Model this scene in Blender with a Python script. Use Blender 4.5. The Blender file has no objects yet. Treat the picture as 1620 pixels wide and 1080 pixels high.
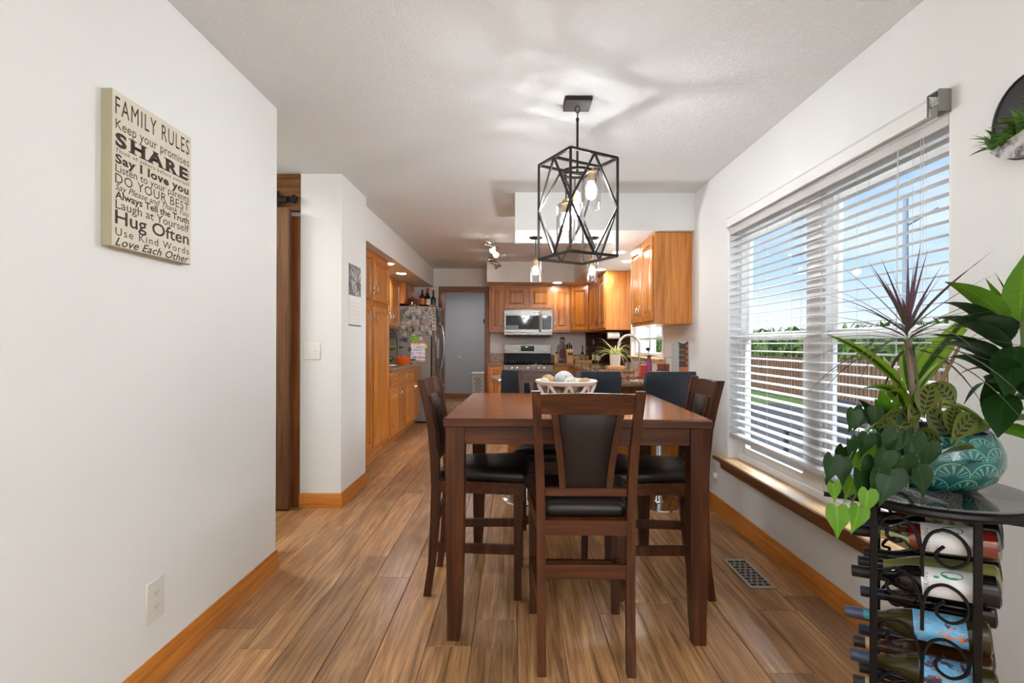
import bpy, bmesh, math, random
from mathutils import Vector, Matrix, Quaternion, noise as mnoise
PI = math.pi
R = math.radians
sc = bpy.context.scene
col = sc.collection
rng = random.Random(7)

# ------------------------------------------------------------------ camera, world, lights, exposure
cam_data = bpy.data.cameras.new('camera')
cam = bpy.data.objects.new('camera', cam_data); col.objects.link(cam)
cam_data.sensor_width = 36.0
cam_data.lens = 18.0
cam_data.shift_x = -5/1620
cam_data.shift_y = 4/1620
cam_data.clip_start = 0.02
cam.matrix_world = Matrix.Translation((0, 0, 1.2)) @ Matrix.Rotation(R(90), 4, 'X') @ Matrix.Rotation(R(0.2), 4, 'Z')
sc.camera = cam
sc.view_settings.view_transform = 'Standard'
sc.view_settings.look = 'None'
sc.view_settings.gamma = 1.0
sc.view_settings.use_curve_mapping = False
sc.view_settings.exposure = 0.84
sc.cycles.use_denoising = True
sc.cycles.max_bounces = 10
sc.cycles.diffuse_bounces = 5
sc.cycles.transparent_max_bounces = 24
sc.cycles.sample_clamp_indirect = 6.0
sc.cycles.caustics_reflective = False
sc.cycles.caustics_refractive = False

world = bpy.data.worlds.new('sky'); sc.world = world; world.use_nodes = True
wn = world.node_tree; wn.nodes.clear()
def wnode(t, **k):
    n = wn.nodes.new(t)
    for a, b in k.items(): setattr(n, a, b)
    return n
w_out = wnode('ShaderNodeOutputWorld'); w_bg = wnode('ShaderNodeBackground')
w_tc = wnode('ShaderNodeTexCoord'); w_sep = wnode('ShaderNodeSeparateXYZ')
w_ramp = wnode('ShaderNodeValToRGB'); w_noise = wnode('ShaderNodeTexNoise'); w_map = wnode('ShaderNodeMapping')
w_cr = wnode('ShaderNodeValToRGB'); w_mix = wnode('ShaderNodeMixRGB')
L = wn.links.new
L(w_tc.outputs['Generated'], w_sep.inputs[0])
L(w_sep.outputs['Z'], w_ramp.inputs[0])
e = w_ramp.color_ramp.elements
e[0].position = 0.0; e[0].color = (0.80, 0.89, 1.0, 1)
e[1].position = 0.55; e[1].color = (0.16, 0.36, 0.86, 1)
ee = w_ramp.color_ramp.elements.new(0.12); ee.color = (0.52, 0.72, 1.0, 1)
ee = w_ramp.color_ramp.elements.new(0.3); ee.color = (0.27, 0.50, 0.95, 1)
L(w_tc.outputs['Generated'], w_map.inputs[0]); w_map.inputs['Scale'].default_value = (2.0, 2.0, 6.0)
L(w_map.outputs[0], w_noise.inputs[0]); w_noise.inputs['Scale'].default_value = 1.6; w_noise.inputs['Detail'].default_value = 6
L(w_noise.outputs[0], w_cr.inputs[0])
w_cr.color_ramp.elements[0].position = 0.49; w_cr.color_ramp.elements[0].color = (0, 0, 0, 1)
w_cr.color_ramp.elements[1].position = 0.74; w_cr.color_ramp.elements[1].color = (0.85, 0.85, 0.85, 1)
L(w_cr.outputs[0], w_mix.inputs[0]); L(w_ramp.outputs[0], w_mix.inputs[1]); w_mix.inputs[2].default_value = (0.97, 0.98, 1, 1)
L(w_mix.outputs[0], w_bg.inputs[0]); w_bg.inputs[1].default_value = 0.68
L(w_bg.outputs[0], w_out.inputs[0])

def lamp(name, kind, loc, energy, color=(1, 1, 1), size=1.0, size_y=None, target=None, **k):
    d = bpy.data.lights.new(name, kind); o = bpy.data.objects.new(name, d); col.objects.link(o)
    d.energy = energy; d.color = color; o.location = loc
    if kind == 'AREA':
        d.size = size
        if size_y: d.shape = 'RECTANGLE'; d.size_y = size_y
    elif kind in ('POINT', 'SPOT'): d.shadow_soft_size = size
    if target is not None:
        o.rotation_euler = (Vector(target) - Vector(loc)).to_track_quat('-Z', 'Y').to_euler()
    for a, b in k.items(): setattr(d, a, b)
    return o
sun = lamp('sun', 'SUN', (-6, 2, 12), 2.2, (1, 0.95, 0.88), target=(2, 5, 0)); sun.data.angle = R(1)
# fill lamps added behind the camera, plus window daylight and the halls' lamps
lamp('back_fill_light', 'AREA', (-0.1, -3.0, 1.45), 8, (0.925, 0.962, 1), 2.4, 1.8, target=(0, 4, 1.3))  # added fill from behind the camera; no window is built there
lamp('ceiling_fill_uplight', 'AREA', (0.3, -0.9, 1.75), 36, (0.95, 0.975, 1), 0.6, 0.6, target=(0.6, -1.2, 3))  # uplight added out of view to brighten the ceiling; no floor lamp stands here
lamp('overhead_fill_light', 'AREA', (0.1, -1.6, 2.36), 10, (0.93, 0.96, 1), 1.2, 1.2, target=(0.1, -1.6, 0))  # overhead fill lamp added unseen behind the camera
lamp('daylight_at_dining_window', 'AREA', (4.6, 2.4, 4.6), 480, (0.925, 0.962, 1), 4.5, 3.0, target=(0.6, 2.4, 1.2))
lamp('side_fill_light', 'AREA', (1.43, -1.0, 1.5), 26, (0.925, 0.962, 1), 1.6, 1.5, target=(-1.2, 0.8, 1.4))  # unseen fill added to brighten the left wall; no window opening here
lamp('daylight_at_kitchen_window', 'AREA', (2.5, 5.75, 2.3), 110, (0.925, 0.962, 1), 1.6, 1.2, target=(0.2, 5.75, 1.2))
lamp('hall_ceiling_light', 'AREA', (-0.9, 10.2, 2.4), 8, (1, 0.97, 0.95), 0.5, 0.5, target=(-0.9, 10.2, 0))
lamp('side_hall_light', 'AREA', (-2.4, 3.2, 2.4), 16, (1, 0.97, 0.92), 0.4, 0.4, target=(-2.6, 3.2, 0))

# ------------------------------------------------------------------ materials
def lin(c):
    return tuple(((x/255)/12.92 if x/255 <= 0.04045 else ((x/255+0.055)/1.055)**2.4) for x in c) + (1,)
class NT:
    def __init__(s, name):
        s.m = bpy.data.materials.new(name); s.m.use_nodes = True
        s.t = s.m.node_tree; s.b = s.t.nodes['Principled BSDF']; s.out = s.t.nodes['Material Output']
    def n(s, t, **k):
        x = s.t.nodes.new(t)
        for a, b in k.items(): setattr(x, a, b)
        return x
    def l(s, a, b): s.t.links.new(a, b)
    def math(s, op, a, b=None, c=None):
        x = s.n('ShaderNodeMath', operation=op)
        for i, v in enumerate((a, b, c)):
            if v is None: continue
            if isinstance(v, (int, float)): x.inputs[i].default_value = v
            else: s.l(v, x.inputs[i])
        return x.outputs[0]
    def ramp(s, fac, stops, interp='LINEAR'):
        r = s.n('ShaderNodeValToRGB'); cr = r.color_ramp; cr.interpolation = interp
        while len(cr.elements) < len(stops): cr.elements.new(0.5)
        for el, (p, c) in zip(cr.elements, stops): el.position = p; el.color = c
        if fac is not None: s.l(fac, r.inputs[0])
        return r.outputs[0]
    def coords(s, scale=(1, 1, 1), rand=True, out='Object'):
        tc = s.n('ShaderNodeTexCoord'); mp = s.n('ShaderNodeMapping'); mp.inputs['Scale'].default_value = scale
        v = tc.outputs[out]
        if rand:
            oi = s.n('ShaderNodeObjectInfo'); vm = s.n('ShaderNodeVectorMath', operation='MULTIPLY_ADD')
            cx = s.n('ShaderNodeCombineXYZ')
            for i, k in enumerate((13.7, 7.3, 9.1)): s.l(s.math('MULTIPLY', oi.outputs['Random'], k), cx.inputs[i])
            vm.inputs[1].default_value = (1, 1, 1); s.l(v, vm.inputs[0]); s.l(cx.outputs[0], vm.inputs[2]); v = vm.outputs[0]
        s.l(v, mp.inputs[0]); return mp.outputs[0]
    def noise(s, vec, scale, detail=4, rough=0.55, dist=0.0):
        x = s.n('ShaderNodeTexNoise'); x.inputs['Scale'].default_value = scale; x.inputs['Detail'].default_value = detail
        x.inputs['Roughness'].default_value = rough; x.inputs['Distortion'].default_value = dist
        if vec is not None: s.l(vec, x.inputs['Vector'])
        return x.outputs[0]
    def mix(s, f, a, b, mode='MIX'):
        x = s.n('ShaderNodeMixRGB', blend_type=mode)
        for i, v in enumerate((f, a, b)):
            if isinstance(v, (int, float)): x.inputs[i].default_value = v
            elif isinstance(v, tuple): x.inputs[i].default_value = v
            else: s.l(v, x.inputs[i])
        return x.outputs[0]
    def bump(s, h, strength=0.2, dist=0.01):
        x = s.n('ShaderNodeBump'); x.inputs['Strength'].default_value = strength; x.inputs['Distance'].default_value = dist
        s.l(h, x.inputs['Height']); s.l(x.outputs[0], s.b.inputs['Normal'])
    def set(s, base=None, rough=None, metal=None, **k):
        if base is not None:
            if isinstance(base, tuple): s.b.inputs['Base Color'].default_value = base
            else: s.l(base, s.b.inputs['Base Color'])
        if rough is not None:
            if isinstance(rough, (int, float)): s.b.inputs['Roughness'].default_value = rough
            else: s.l(rough, s.b.inputs['Roughness'])
        if metal is not None: s.b.inputs['Metallic'].default_value = metal
        for a, v in k.items(): s.b.inputs[a.replace('_', ' ')].default_value = v
        return s.m
def plain(name, rgb, rough=0.5, metal=0.0, var=0.06, scale=30, bump=0.0, **k):
    t = NT(name); c = lin(rgb)
    f = t.noise(t.coords(), scale, 3)
    d = tuple(max(0, x*(1-var*2)) for x in c[:3]) + (1,)
    t.set(t.mix(f, d, c), rough, metal, **k)
    if bump: t.bump(f, bump, 0.005)
    return t.m
def wood(name, dark, mid, light, axis='z', rough=0.4, fine=1.0, coat=0.0, bump=0.08, vary=0.35):
    t = NT(name)
    st = {'x': (0.9, 14, 14), 'y': (14, 0.9, 14), 'z': (14, 14, 0.9)}[axis]
    v = t.coords(tuple(a*fine for a in st))
    n1 = t.noise(v, 1.6, 6, 0.6, 1.2)
    v2 = t.coords(tuple((a*9 if a > 5 else a*2.2)*fine for a in st))
    n2 = t.noise(v2, 1.0, 3, 0.6)
    c = t.ramp(n1, [(0.28, lin(dark)), (0.5, lin(mid)), (0.74, lin(light))])
    f = t.ramp(n2, [(0.30, (0.60, 0.56, 0.52, 1)), (0.52, (1, 1, 1, 1))])
    c = t.mix(0.75, c, f, 'MULTIPLY')
    oi = t.n('ShaderNodeObjectInfo')
    hs = t.n('ShaderNodeHueSaturation'); t.l(c, hs.inputs['Color'])
    t.l(t.math('MULTIPLY_ADD', oi.outputs['Random'], vary, 1 - vary/2), hs.inputs['Value'])
    t.set(hs.outputs[0], rough, Coat_Weight=coat, Coat_Roughness=0.15, Specular_IOR_Level=0.3 if coat < 0.1 else 0.5)
    t.bump(n2, bump, 0.002)
    return t.m
def emit(name, rgb, strength):
    t = NT(name); t.set((0, 0, 0, 1), 0.5)
    t.b.inputs['Emission Color'].default_value = lin(rgb); t.b.inputs['Emission Strength'].default_value = strength
    return t.m
def thin_glass(name, tint=(1, 1, 1), gloss=0.12, rough=0.02, edge=0.5):
    t = NT(name); t.t.nodes.remove(t.b)
    tr = t.n('ShaderNodeBsdfTransparent'); tr.inputs[0].default_value = tint + (1,)
    gl = t.n('ShaderNodeBsdfGlossy'); gl.inputs['Roughness'].default_value = rough
    lw = t.n('ShaderNodeLayerWeight'); lw.inputs[0].default_value = 0.35
    f = t.math('MULTIPLY_ADD', lw.outputs['Facing'], edge, gloss*0.4)
    mx = t.n('ShaderNodeMixShader'); t.l(f, mx.inputs[0]); t.l(tr.outputs[0], mx.inputs[1]); t.l(gl.outputs[0], mx.inputs[2])
    t.l(mx.outputs[0], t.out.inputs[0]); return t.m
def granite(name):
    t = NT(name); v = t.coords(rand=False)
    n = t.noise(v, 60, 5, 0.7); n2 = t.noise(v, 9, 3)
    vo = t.n('ShaderNodeTexVoronoi'); vo.inputs['Scale'].default_value = 95; t.l(v, vo.inputs['Vector'])
    c = t.ramp(n, [(0.33, lin((62, 44, 34))), (0.46, lin((140, 106, 80))), (0.58, lin((178, 146, 116))), (0.72, lin((212, 190, 164)))])
    d = t.ramp(vo.outputs['Distance'], [(0.10, (0.25, 0.2, 0.17, 1)), (0.35, (1, 1, 1, 1))])
    c = t.mix(0.55, c, d, 'MULTIPLY'); c = t.mix(t.math('MULTIPLY', n2, 0.3), c, lin((150, 112, 84)))
    t.set(c, 0.12); return t.m
def steel(name, rgb=(190, 188, 186), rough=0.28, axis=0):
    t = NT(name); s = [4, 4, 4]; s[axis] = 0.3
    n = t.noise(t.coords(tuple(a*40 for a in s)), 1, 3)
    t.set(t.mix(n, lin(tuple(x*0.9 for x in rgb)), lin(rgb)), t.math('MULTIPLY_ADD', n, 0.15, rough-0.07), 1.0)
    return t.m
def leather(name, rgb, rough=0.38):
    t = NT(name); v = t.coords()
    n = t.noise(v, 260, 3); n2 = t.noise(v, 7, 4)
    c = lin(rgb)
    t.set(t.mix(n2, tuple(x*0.85 for x in c[:3])+(1,), tuple(min(1, x*1.15) for x in c[:3])+(1,)), t.math('MULTIPLY_ADD', n2, 0.12, rough-0.06), Specular_IOR_Level=0.35)
    t.bump(n, 0.12, 0.001); return t.m
def leafmat(name, dark, light, stripe=None, rough=0.4):
    t = NT(name); tc = t.n('ShaderNodeTexCoord'); sp = t.n('ShaderNodeSeparateXYZ'); t.l(tc.outputs['UV'], sp.inputs[0])
    u = t.math('ABSOLUTE', t.math('SUBTRACT', sp.outputs[0], 0.5))
    n = t.noise(t.coords(), 18, 3)
    c = t.mix(n, lin(dark), lin(light))
    if stripe == 'mid':                       # pale edges with a dark centre
        f = t.ramp(u, [(0.10, (0, 0, 0, 1)), (0.22, (1, 1, 1, 1))]); c = t.mix(f, lin(dark), lin(light))
    if stripe == 'blotch':                    # dark feather marks on both sides of the midrib
        w = t.math('SINE', t.math('MULTIPLY', t.math('ADD', sp.outputs[1], t.math('MULTIPLY', u, 0.35)), 40))
        f = t.math('GREATER_THAN', w, 0.0)
        f = t.math('MULTIPLY', f, t.math('LESS_THAN', u, 0.27)); f = t.math('MULTIPLY', f, t.math('GREATER_THAN', u, 0.04))
        c = t.mix(f, c, lin((44, 34, 20)))
    else:
        rib = t.ramp(u, [(0.0, (1.5, 1.5, 1.3, 1)), (0.05, (1, 1, 1, 1))]); c = t.mix(1.0, c, rib, 'MULTIPLY')
    t.set(c, rough, Specular_IOR_Level=0.22)
    t.b.inputs['Subsurface Weight'].default_value = 0.0
    tl = t.n('ShaderNodeBsdfTranslucent'); t.l(c, tl.inputs[0]); mx = t.n('ShaderNodeMixShader'); mx.inputs[0].default_value = 0.25
    t.l(t.b.outputs[0], mx.inputs[1]); t.l(tl.outputs[0], mx.inputs[2]); t.l(mx.outputs[0], t.out.inputs[0])
    return t.m

M = {}
M['wall'] = plain('wall_paint', (234, 236, 234), 0.75, var=0.008, scale=5, bump=0.02)
M['white'] = plain('white_plastic', (238, 237, 234), 0.35, var=0.01)
M['vinyl'] = plain('white_vinyl', (240, 240, 240), 0.4, var=0.01)
M['slat'] = plain('blind_slat_white', (208, 207, 205), 0.45, var=0.01)
M['ivory'] = plain('ivory_plate', (224, 220, 212), 0.4, var=0.01)
M['graywall'] = plain('grey_hall_paint', (176, 178, 182), 0.8, var=0.01, scale=4)
def ceiling_mat():
    t = NT('ceiling_texture'); v = t.coords((1, 1, 1), False)
    n = t.noise(v, 38, 6, 0.65, 1.5)
    h = t.ramp(n, [(0.42, (0, 0, 0, 1)), (0.58, (1, 1, 1, 1))])
    t.set(lin((234, 237, 236)), 0.85); t.bump(h, 0.55, 0.008); return t.m
M['ceiling'] = ceiling_mat()
def floor_mat():
    t = NT('floor_plank_wood')
    v = t.coords((16, 0.8, 1))
    n1 = t.noise(v, 1.5, 7, 0.62, 2.2)
    v2 = t.coords((95, 2.6, 1)); n2 = t.noise(v2, 1, 4, 0.65, 0.6)
    v3 = t.coords((3.2, 0.9, 1)); n3 = t.noise(v3, 1.3, 3, 0.5, 1.0)
    c = t.ramp(n1, [(0.22, lin((108, 77, 48))), (0.42, lin((160, 118, 78))), (0.56, lin((190, 144, 99))), (0.78, lin((218, 178, 132)))])
    f = t.ramp(n2, [(0.30, (0.56, 0.53, 0.50, 1)), (0.52, (1, 1, 1, 1)), (0.8, (1.1, 1.08, 1.05, 1))])
    c = t.mix(0.85, c, f, 'MULTIPLY')
    g = t.ramp(n3, [(0.32, (0.58, 0.54, 0.52, 1)), (0.56, (1, 1, 1, 1))])
    c = t.mix(0.8, c, g, 'MULTIPLY')
    oi = t.n('ShaderNodeObjectInfo')
    tint = t.ramp(oi.outputs['Random'], [(0.0, (0.80, 0.80, 0.82, 1)), (0.3, (1.0, 0.96, 0.92, 1)), (0.6, (0.96, 0.98, 1.0, 1)), (0.8, (1.1, 1.07, 1.03, 1)), (1.0, (1.22, 1.2, 1.18, 1))])
    c = t.mix(1.0, c, tint, 'MULTIPLY')
    t.set(c, t.math('MULTIPLY_ADD', n2, 0.16, 0.24)); t.bump(n2, 0.10, 0.0015); return t.m
M['floor'] = floor_mat()
M['subfloor'] = plain('dark_joint', (70, 48, 32), 0.7)
M['oak'] = wood('honey_oak', (154, 88, 28), (194, 122, 46), (216, 148, 66), 'z', 0.32, coat=0.25)
M['oak_x'] = wood('honey_oak_across', (154, 88, 28), (194, 122, 46), (216, 148, 66), 'x', 0.32, coat=0.25)
M['oak_y'] = wood('honey_oak_long', (166, 96, 32), (198, 122, 46), (214, 142, 62), 'y', 0.32, coat=0.25, vary=0.1)
M['baseb_x'] = wood('orange_oak_across', (166, 96, 32), (198, 122, 46), (214, 142, 62), 'x', 0.32, coat=0.25, vary=0.1)
M['sillwood'] = wood('walnut_sill', (96, 54, 24), (130, 78, 38), (150, 96, 52), 'y', 0.35, coat=0.2)
M['silltop'] = wood('pale_sill_top', (150, 108, 66), (196, 160, 116), (222, 196, 158), 'y', 0.35)  # sill top in a paler tone than its front edge
M['cherry'] = wood('dark_cherry', (42, 20, 9), (70, 36, 17), (98, 55, 27), 'z', 0.36, coat=0.06, vary=0.2)
M['cherry_x'] = wood('dark_cherry_across', (44, 21, 9), (74, 38, 18), (104, 58, 28), 'x', 0.36, coat=0.06, vary=0.2)
M['cherry_top'] = wood('cherry_table_top', (116, 58, 24), (158, 90, 42), (184, 118, 62), 'x', 0.16, coat=0.12, vary=0.05)
M['barn'] = wood('barn_door_pine', (70, 44, 26), (106, 70, 42), (130, 90, 56), 'z', 0.6, vary=0.3)
M['barn_x'] = wood('barn_header_pine', (84, 54, 26), (124, 84, 46), (150, 104, 60), 'x', 0.6, vary=0.1)
M['casing'] = wood('walnut_casing', (110, 62, 28), (140, 84, 42), (160, 102, 56), 'z', 0.35, coat=0.2)
M['casing_x'] = wood('walnut_casing_across', (110, 62, 28), (140, 84, 42), (160, 102, 56), 'x', 0.35, coat=0.2)
M['pale'] = wood('pale_wood', (190, 144, 90), (214, 172, 118), (226, 190, 140), 'z', 0.5)
M['pale_x'] = wood('pale_wood_across', (190, 140, 84), (212, 166, 108), (224, 184, 130), 'x', 0.5)
M['granite'] = granite('brown_granite')
M['steel'] = steel('stainless_steel', (136, 132, 127))
M['fridge_side'] = plain('fridge_grey_paint', (142, 137, 132), 0.45, 0.2, var=0.02)
M['chrome'] = plain('chrome', (225, 225, 228), 0.12, 1.0, var=0.01)
M['nickel'] = plain('brushed_nickel', (205, 202, 196), 0.26, 1.0, var=0.02)
M['blackmetal'] = plain('black_metal', (26, 25, 25), 0.42, 0.6, var=0.1)
M['bronze'] = plain('dark_bronze', (50, 47, 45), 0.36, 0.7, var=0.08)
M['brass'] = plain('aged_brass_socket', (186, 160, 120), 0.35, 0.8, var=0.05)
M['blackglass'] = plain('black_glass', (10, 10, 11), 0.06, var=0.02, Specular_IOR_Level=0.25)
M['black'] = plain('matt_black', (24, 24, 25), 0.55, var=0.1)
M['leather'] = leather('dark_brown_leather', (30, 23, 20), 0.38)
M['blackleather'] = leather('black_stool_leather', (40, 46, 54), 0.42)
M['pane'] = thin_glass('window_pane', (0.98, 0.99, 0.985), 0.008, 0.0, 0.006)
M['shade'] = thin_glass('clear_shade_glass', (0.96, 0.96, 0.96), 0.10, 0.02, 0.75)
M['smoked'] = thin_glass('smoked_table_glass', (0.55, 0.52, 0.50), 0.25, 0.01, 0.6)
M['bottleclear'] = thin_glass('clear_bottle_glass', (0.82, 0.88, 0.70), 0.2, 0.02, 0.6)
M['bulb'] = emit('bulb_light', (248, 249, 252), 270)
M['spotlens'] = emit('spot_lens_light', (255, 248, 238), 40)
M['downlight'] = emit('downlight_lens', (252, 247, 240), 260)
M['puck'] = emit('puck_light', (255, 246, 232), 12)

# ------------------------------------------------------------------ mesh builder
class MB:
    def __init__(s): s.v = []; s.f = []; s.uv = []
    def add(s, vs, fs, uv=None):
        b = len(s.v); s.v += [tuple(p) for p in vs]; s.f += [tuple(i+b for i in f) for f in fs]
        s.uv += list(uv) if uv else [(0, 0)]*len(vs)
        return s
    def box(s, x0, x1, y0, y1, z0, z1, c=0.0, X=None):
        x0, x1 = min(x0, x1), max(x0, x1); y0, y1 = min(y0, y1), max(y0, y1); z0, z1 = min(z0, z1), max(z0, z1)
        lo = (x0, y0, z0); hi = (x1, y1, z1)
        if c <= 0:
            vs = [(x, y, z) for x in (x0, x1) for y in (y0, y1) for z in (z0, z1)]
            fs = [(0, 1, 3, 2), (4, 6, 7, 5), (0, 4, 5, 1), (2, 3, 7, 6), (0, 2, 6, 4), (1, 5, 7, 3)]
        else:
            c = min(c, min(h-l for l, h in zip(lo, hi))*0.45)
            vs = []; ix = {}
            for sx in (0, 1):
                for sy in (0, 1):
                    for sz in (0, 1):
                        sg = (sx, sy, sz)
                        for k in range(3):
                            p = []
                            for a in range(3):
                                e_ = hi[a] if sg[a] else lo[a]
                                p.append(e_ if a == k else (e_-c if sg[a] else e_+c))
                            ix[(sg, k)] = len(vs); vs.append(tuple(p))
            fs = []
            for k in range(3):
                l, m = [a for a in range(3) if a != k]
                for q in (0, 1):
                    o = []
                    for (i, j) in ((0, 0), (1, 0), (1, 1), (0, 1)):
                        sg = [0, 0, 0]; sg[k] = q; sg[l] = i; sg[m] = j; o.append(ix[(tuple(sg), k)])
                    fs.append(tuple(o))
                for i in (0, 1):
                    for j in (0, 1):
                        a = [0, 0, 0]; a[l] = i; a[m] = j; b = list(a); b[k] = 1
                        a = tuple(a); b = tuple(b)
                        fs.append((ix[(a, l)], ix[(b, l)], ix[(b, m)], ix[(a, m)]))
            for sx in (0, 1):
                for sy in (0, 1):
                    for sz in (0, 1):
                        fs.append(tuple(ix[((sx, sy, sz), k)] for k in range(3)))
        if X is not None: vs = [X @ Vector(p) for p in vs]
        return s.add(vs, fs)
    def lathe(s, prof, seg=20, X=None, cap=True, a0=0.0, a1=2*PI, uvs=False):
        vs = []; fs = []; uv = []
        full = abs(a1-a0-2*PI) < 1e-6
        cols = seg if (full and not uvs) else seg+1
        n = len(prof)
        for j in range(cols):
            a = a0+(a1-a0)*j/seg
            for i, (r, z) in enumerate(prof):
                vs.append((r*math.cos(a), r*math.sin(a), z)); uv.append((j/seg, i/(n-1)))
        for j in range(seg):
            k = (j+1) % cols
            for i in range(n-1): fs.append((j*n+i, k*n+i, k*n+i+1, j*n+i+1))
        if cap and full and not uvs:
            if prof[0][0] > 1e-5: fs.append(tuple(j*n for j in range(seg))[::-1])
            if prof[-1][0] > 1e-5: fs.append(tuple(j*n+n-1 for j in range(seg)))
        if X is not None: vs = [X @ Vector(p) for p in vs]
        return s.add(vs, fs, uv)
    def ball(s, c, r, seg=14, rings=8, sc_=(1, 1, 1)):
        prof = [(max(1e-6, r*math.sin(PI*i/rings)), -r*math.cos(PI*i/rings)) for i in range(rings+1)]
        return s.lathe(prof, seg, Matrix.Translation(c) @ Matrix.Diagonal((*sc_, 1)))
    def tube(s, pts, r, seg=6, closed=False, cap=True, flat=None, spin=0.0):
        pts = [Vector(p) for p in pts]; n = len(pts)
        rr = r if isinstance(r, (list, tuple)) else [r]*n
        tang = []
        for i in range(n):
            if closed: d = pts[(i+1) % n]-pts[i-1]
            else: d = pts[min(n-1, i+1)]-pts[max(0, i-1)]
            tang.append(d.normalized())
        up = Vector((0, 0, 1)) if abs(tang[0].z) < 0.9 else Vector((1, 0, 0))
        nrm = (up-tang[0]*up.dot(tang[0])).normalized()
        vs = []
        for i in range(n):
            if i: nrm = (nrm-tang[i]*nrm.dot(tang[i])); nrm = nrm.normalized() if nrm.length > 1e-6 else Vector((1, 0, 0))
            bi = tang[i].cross(nrm)
            for j in range(seg):
                a = 2*PI*j/seg+spin
                vs.append(pts[i]+nrm*(math.cos(a)*rr[i])+bi*(math.sin(a)*rr[i]*(flat or 1)))
        fs = []
        for i in range(n if closed else n-1):
            k = (i+1) % n
            for j in range(seg):
                j2 = (j+1) % seg; fs.append((i*seg+j, i*seg+j2, k*seg+j2, k*seg+j))
        if cap and not closed: fs += [tuple(range(seg))[::-1], tuple((n-1)*seg+j for j in range(seg))]
        return s.add(vs, fs)
    def bar(s, p, q, w):                       # square bar
        return s.tube([p, q], w*0.7071, 4, spin=PI/4)
    def legs(s, path, c=0.0):                  # path of (x, y, z, wx, wy): rectangular sections parallel to the floor
        vs = []; fs = []
        for (x, y, z, wx, wy) in path:
            vs += [(x-wx/2, y-wy/2, z), (x+wx/2, y-wy/2, z), (x+wx/2, y+wy/2, z), (x-wx/2, y+wy/2, z)]
        n = len(path)
        for i in range(n-1):
            for j in range(4): fs.append((i*4+j, i*4+(j+1) % 4, i*4+4+(j+1) % 4, i*4+4+j))
        fs += [(3, 2, 1, 0), tuple((n-1)*4+j for j in range(4))]
        return s.add(vs, fs)
    def prism(s, poly, z0, z1, X=None):
        n = len(poly); vs = [(x, y, z0) for x, y in poly]+[(x, y, z1) for x, y in poly]
        fs = [tuple(range(n))[::-1], tuple(range(n, 2*n))]+[(i, (i+1) % n, n+(i+1) % n, n+i) for i in range(n)]
        if X is not None: vs = [X @ Vector(p) for p in vs]
        return s.add(vs, fs)
    def rings(s, loops, cap0=True, cap1=True):  # stacked loops of equal count
        n = len(loops[0]); vs = [p for l in loops for p in l]; fs = []
        for i in range(len(loops)-1):
            for j in range(n): fs.append((i*n+j, i*n+(j+1) % n, (i+1)*n+(j+1) % n, (i+1)*n+j))
        if cap0: fs.append(tuple(range(n))[::-1])
        if cap1: fs.append(tuple((len(loops)-1)*n+j for j in range(n)))
        return s.add(vs, fs)
    def leaf(s, base, d, length, width, droop=0.6, n=6, shape=0.8, fold=0.25, up=(0, 0, 1), sharp=1.0, twist=0.0):
        p = Vector(base); d = Vector(d).normalized(); up = Vector(up)
        side = d.cross(up)
        if side.length < 1e-3: side = d.cross(Vector((1, 0, 0)))
        side.normalize(); side = Quaternion(d, twist) @ side
        vs = []; uv = []
        for i in range(n+1):
            t = i/n
            w = width*0.5*max(0.03, math.sin(PI*min(1, t**shape*0.985+0.015))**sharp)
            nr = side.cross(d).normalized()
            vs += [p-side*w+nr*(w*fold), p.copy(), p+side*w+nr*(w*fold)]; uv += [(0, t), (0.5, t), (1, t)]
            p = p+d*(length/n)
            d = (d+Vector((0, 0, -droop/n))).normalized()
            side = (side-d*side.dot(d)).normalized()
        fs = []
        for i in range(n):
            for k in (0, 1): fs.append((i*3+k, i*3+k+1, i*3+4+k, i*3+3+k))
        return s.add(vs, fs, uv)
    def heart(s, base, d, nrm, size):
        d = Vector(d).normalized(); nrm = Vector(nrm); nrm = (nrm-d*nrm.dot(d)).normalized(); side = d.cross(nrm)
        prof = [(-0.12, 0.12, 0.02), (-0.13, 0.25, 0.07), (0.04, 0.365, 0.10), (0.26, 0.38, 0.09), (0.50, 0.28, 0.04), (0.76, 0.11, -0.05), (1.06, 0.0, -0.16)]
        mid = [(0.0, 0), (0.02, 0), (0.14, 0), (0.34, 0), (0.58, 0), (0.79, -0.04), (1.06, -0.16)]
        vs = []; uv = []
        for (t, w, h), (mt, mh) in zip(prof, mid):
            vs += [Vector(base)+d*(t*size)-side*(w*size)+nrm*(h*size), Vector(base)+d*(mt*size)+nrm*((mh-0.02)*size), Vector(base)+d*(t*size)+side*(w*size)+nrm*(h*size)]
            uv += [(0.5-w, max(0, t)), (0.5, max(0, mt)), (0.5+w, max(0, t))]
        fs = []
        for i in range(len(prof)-1):
            for k in (0, 1): fs.append((i*3+k, i*3+k+1, i*3+4+k, i*3+3+k))
        return s.add(vs, fs, uv)
    def mesh(s, name, mat, smooth=True, angle=40, recalc=True):
        me = bpy.data.meshes.new(name); me.from_pydata([tuple(p) for p in s.v], [], s.f)
        if any(u != (0, 0) for u in s.uv):
            ul = me.uv_layers.new(name='UVMap')
            for lp in me.loops: ul.data[lp.index].uv = s.uv[lp.vertex_index]
        if recalc:
            b = bmesh.new(); b.from_mesh(me); bmesh.ops.recalc_face_normals(b, faces=b.faces); b.to_mesh(me); b.free()
        if smooth:
            me.polygons.foreach_set('use_smooth', [True]*len(me.polygons)); me.set_sharp_from_angle(angle=R(angle))
        if mat is not None: me.materials.append(mat)
        me.update(); return me
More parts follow.
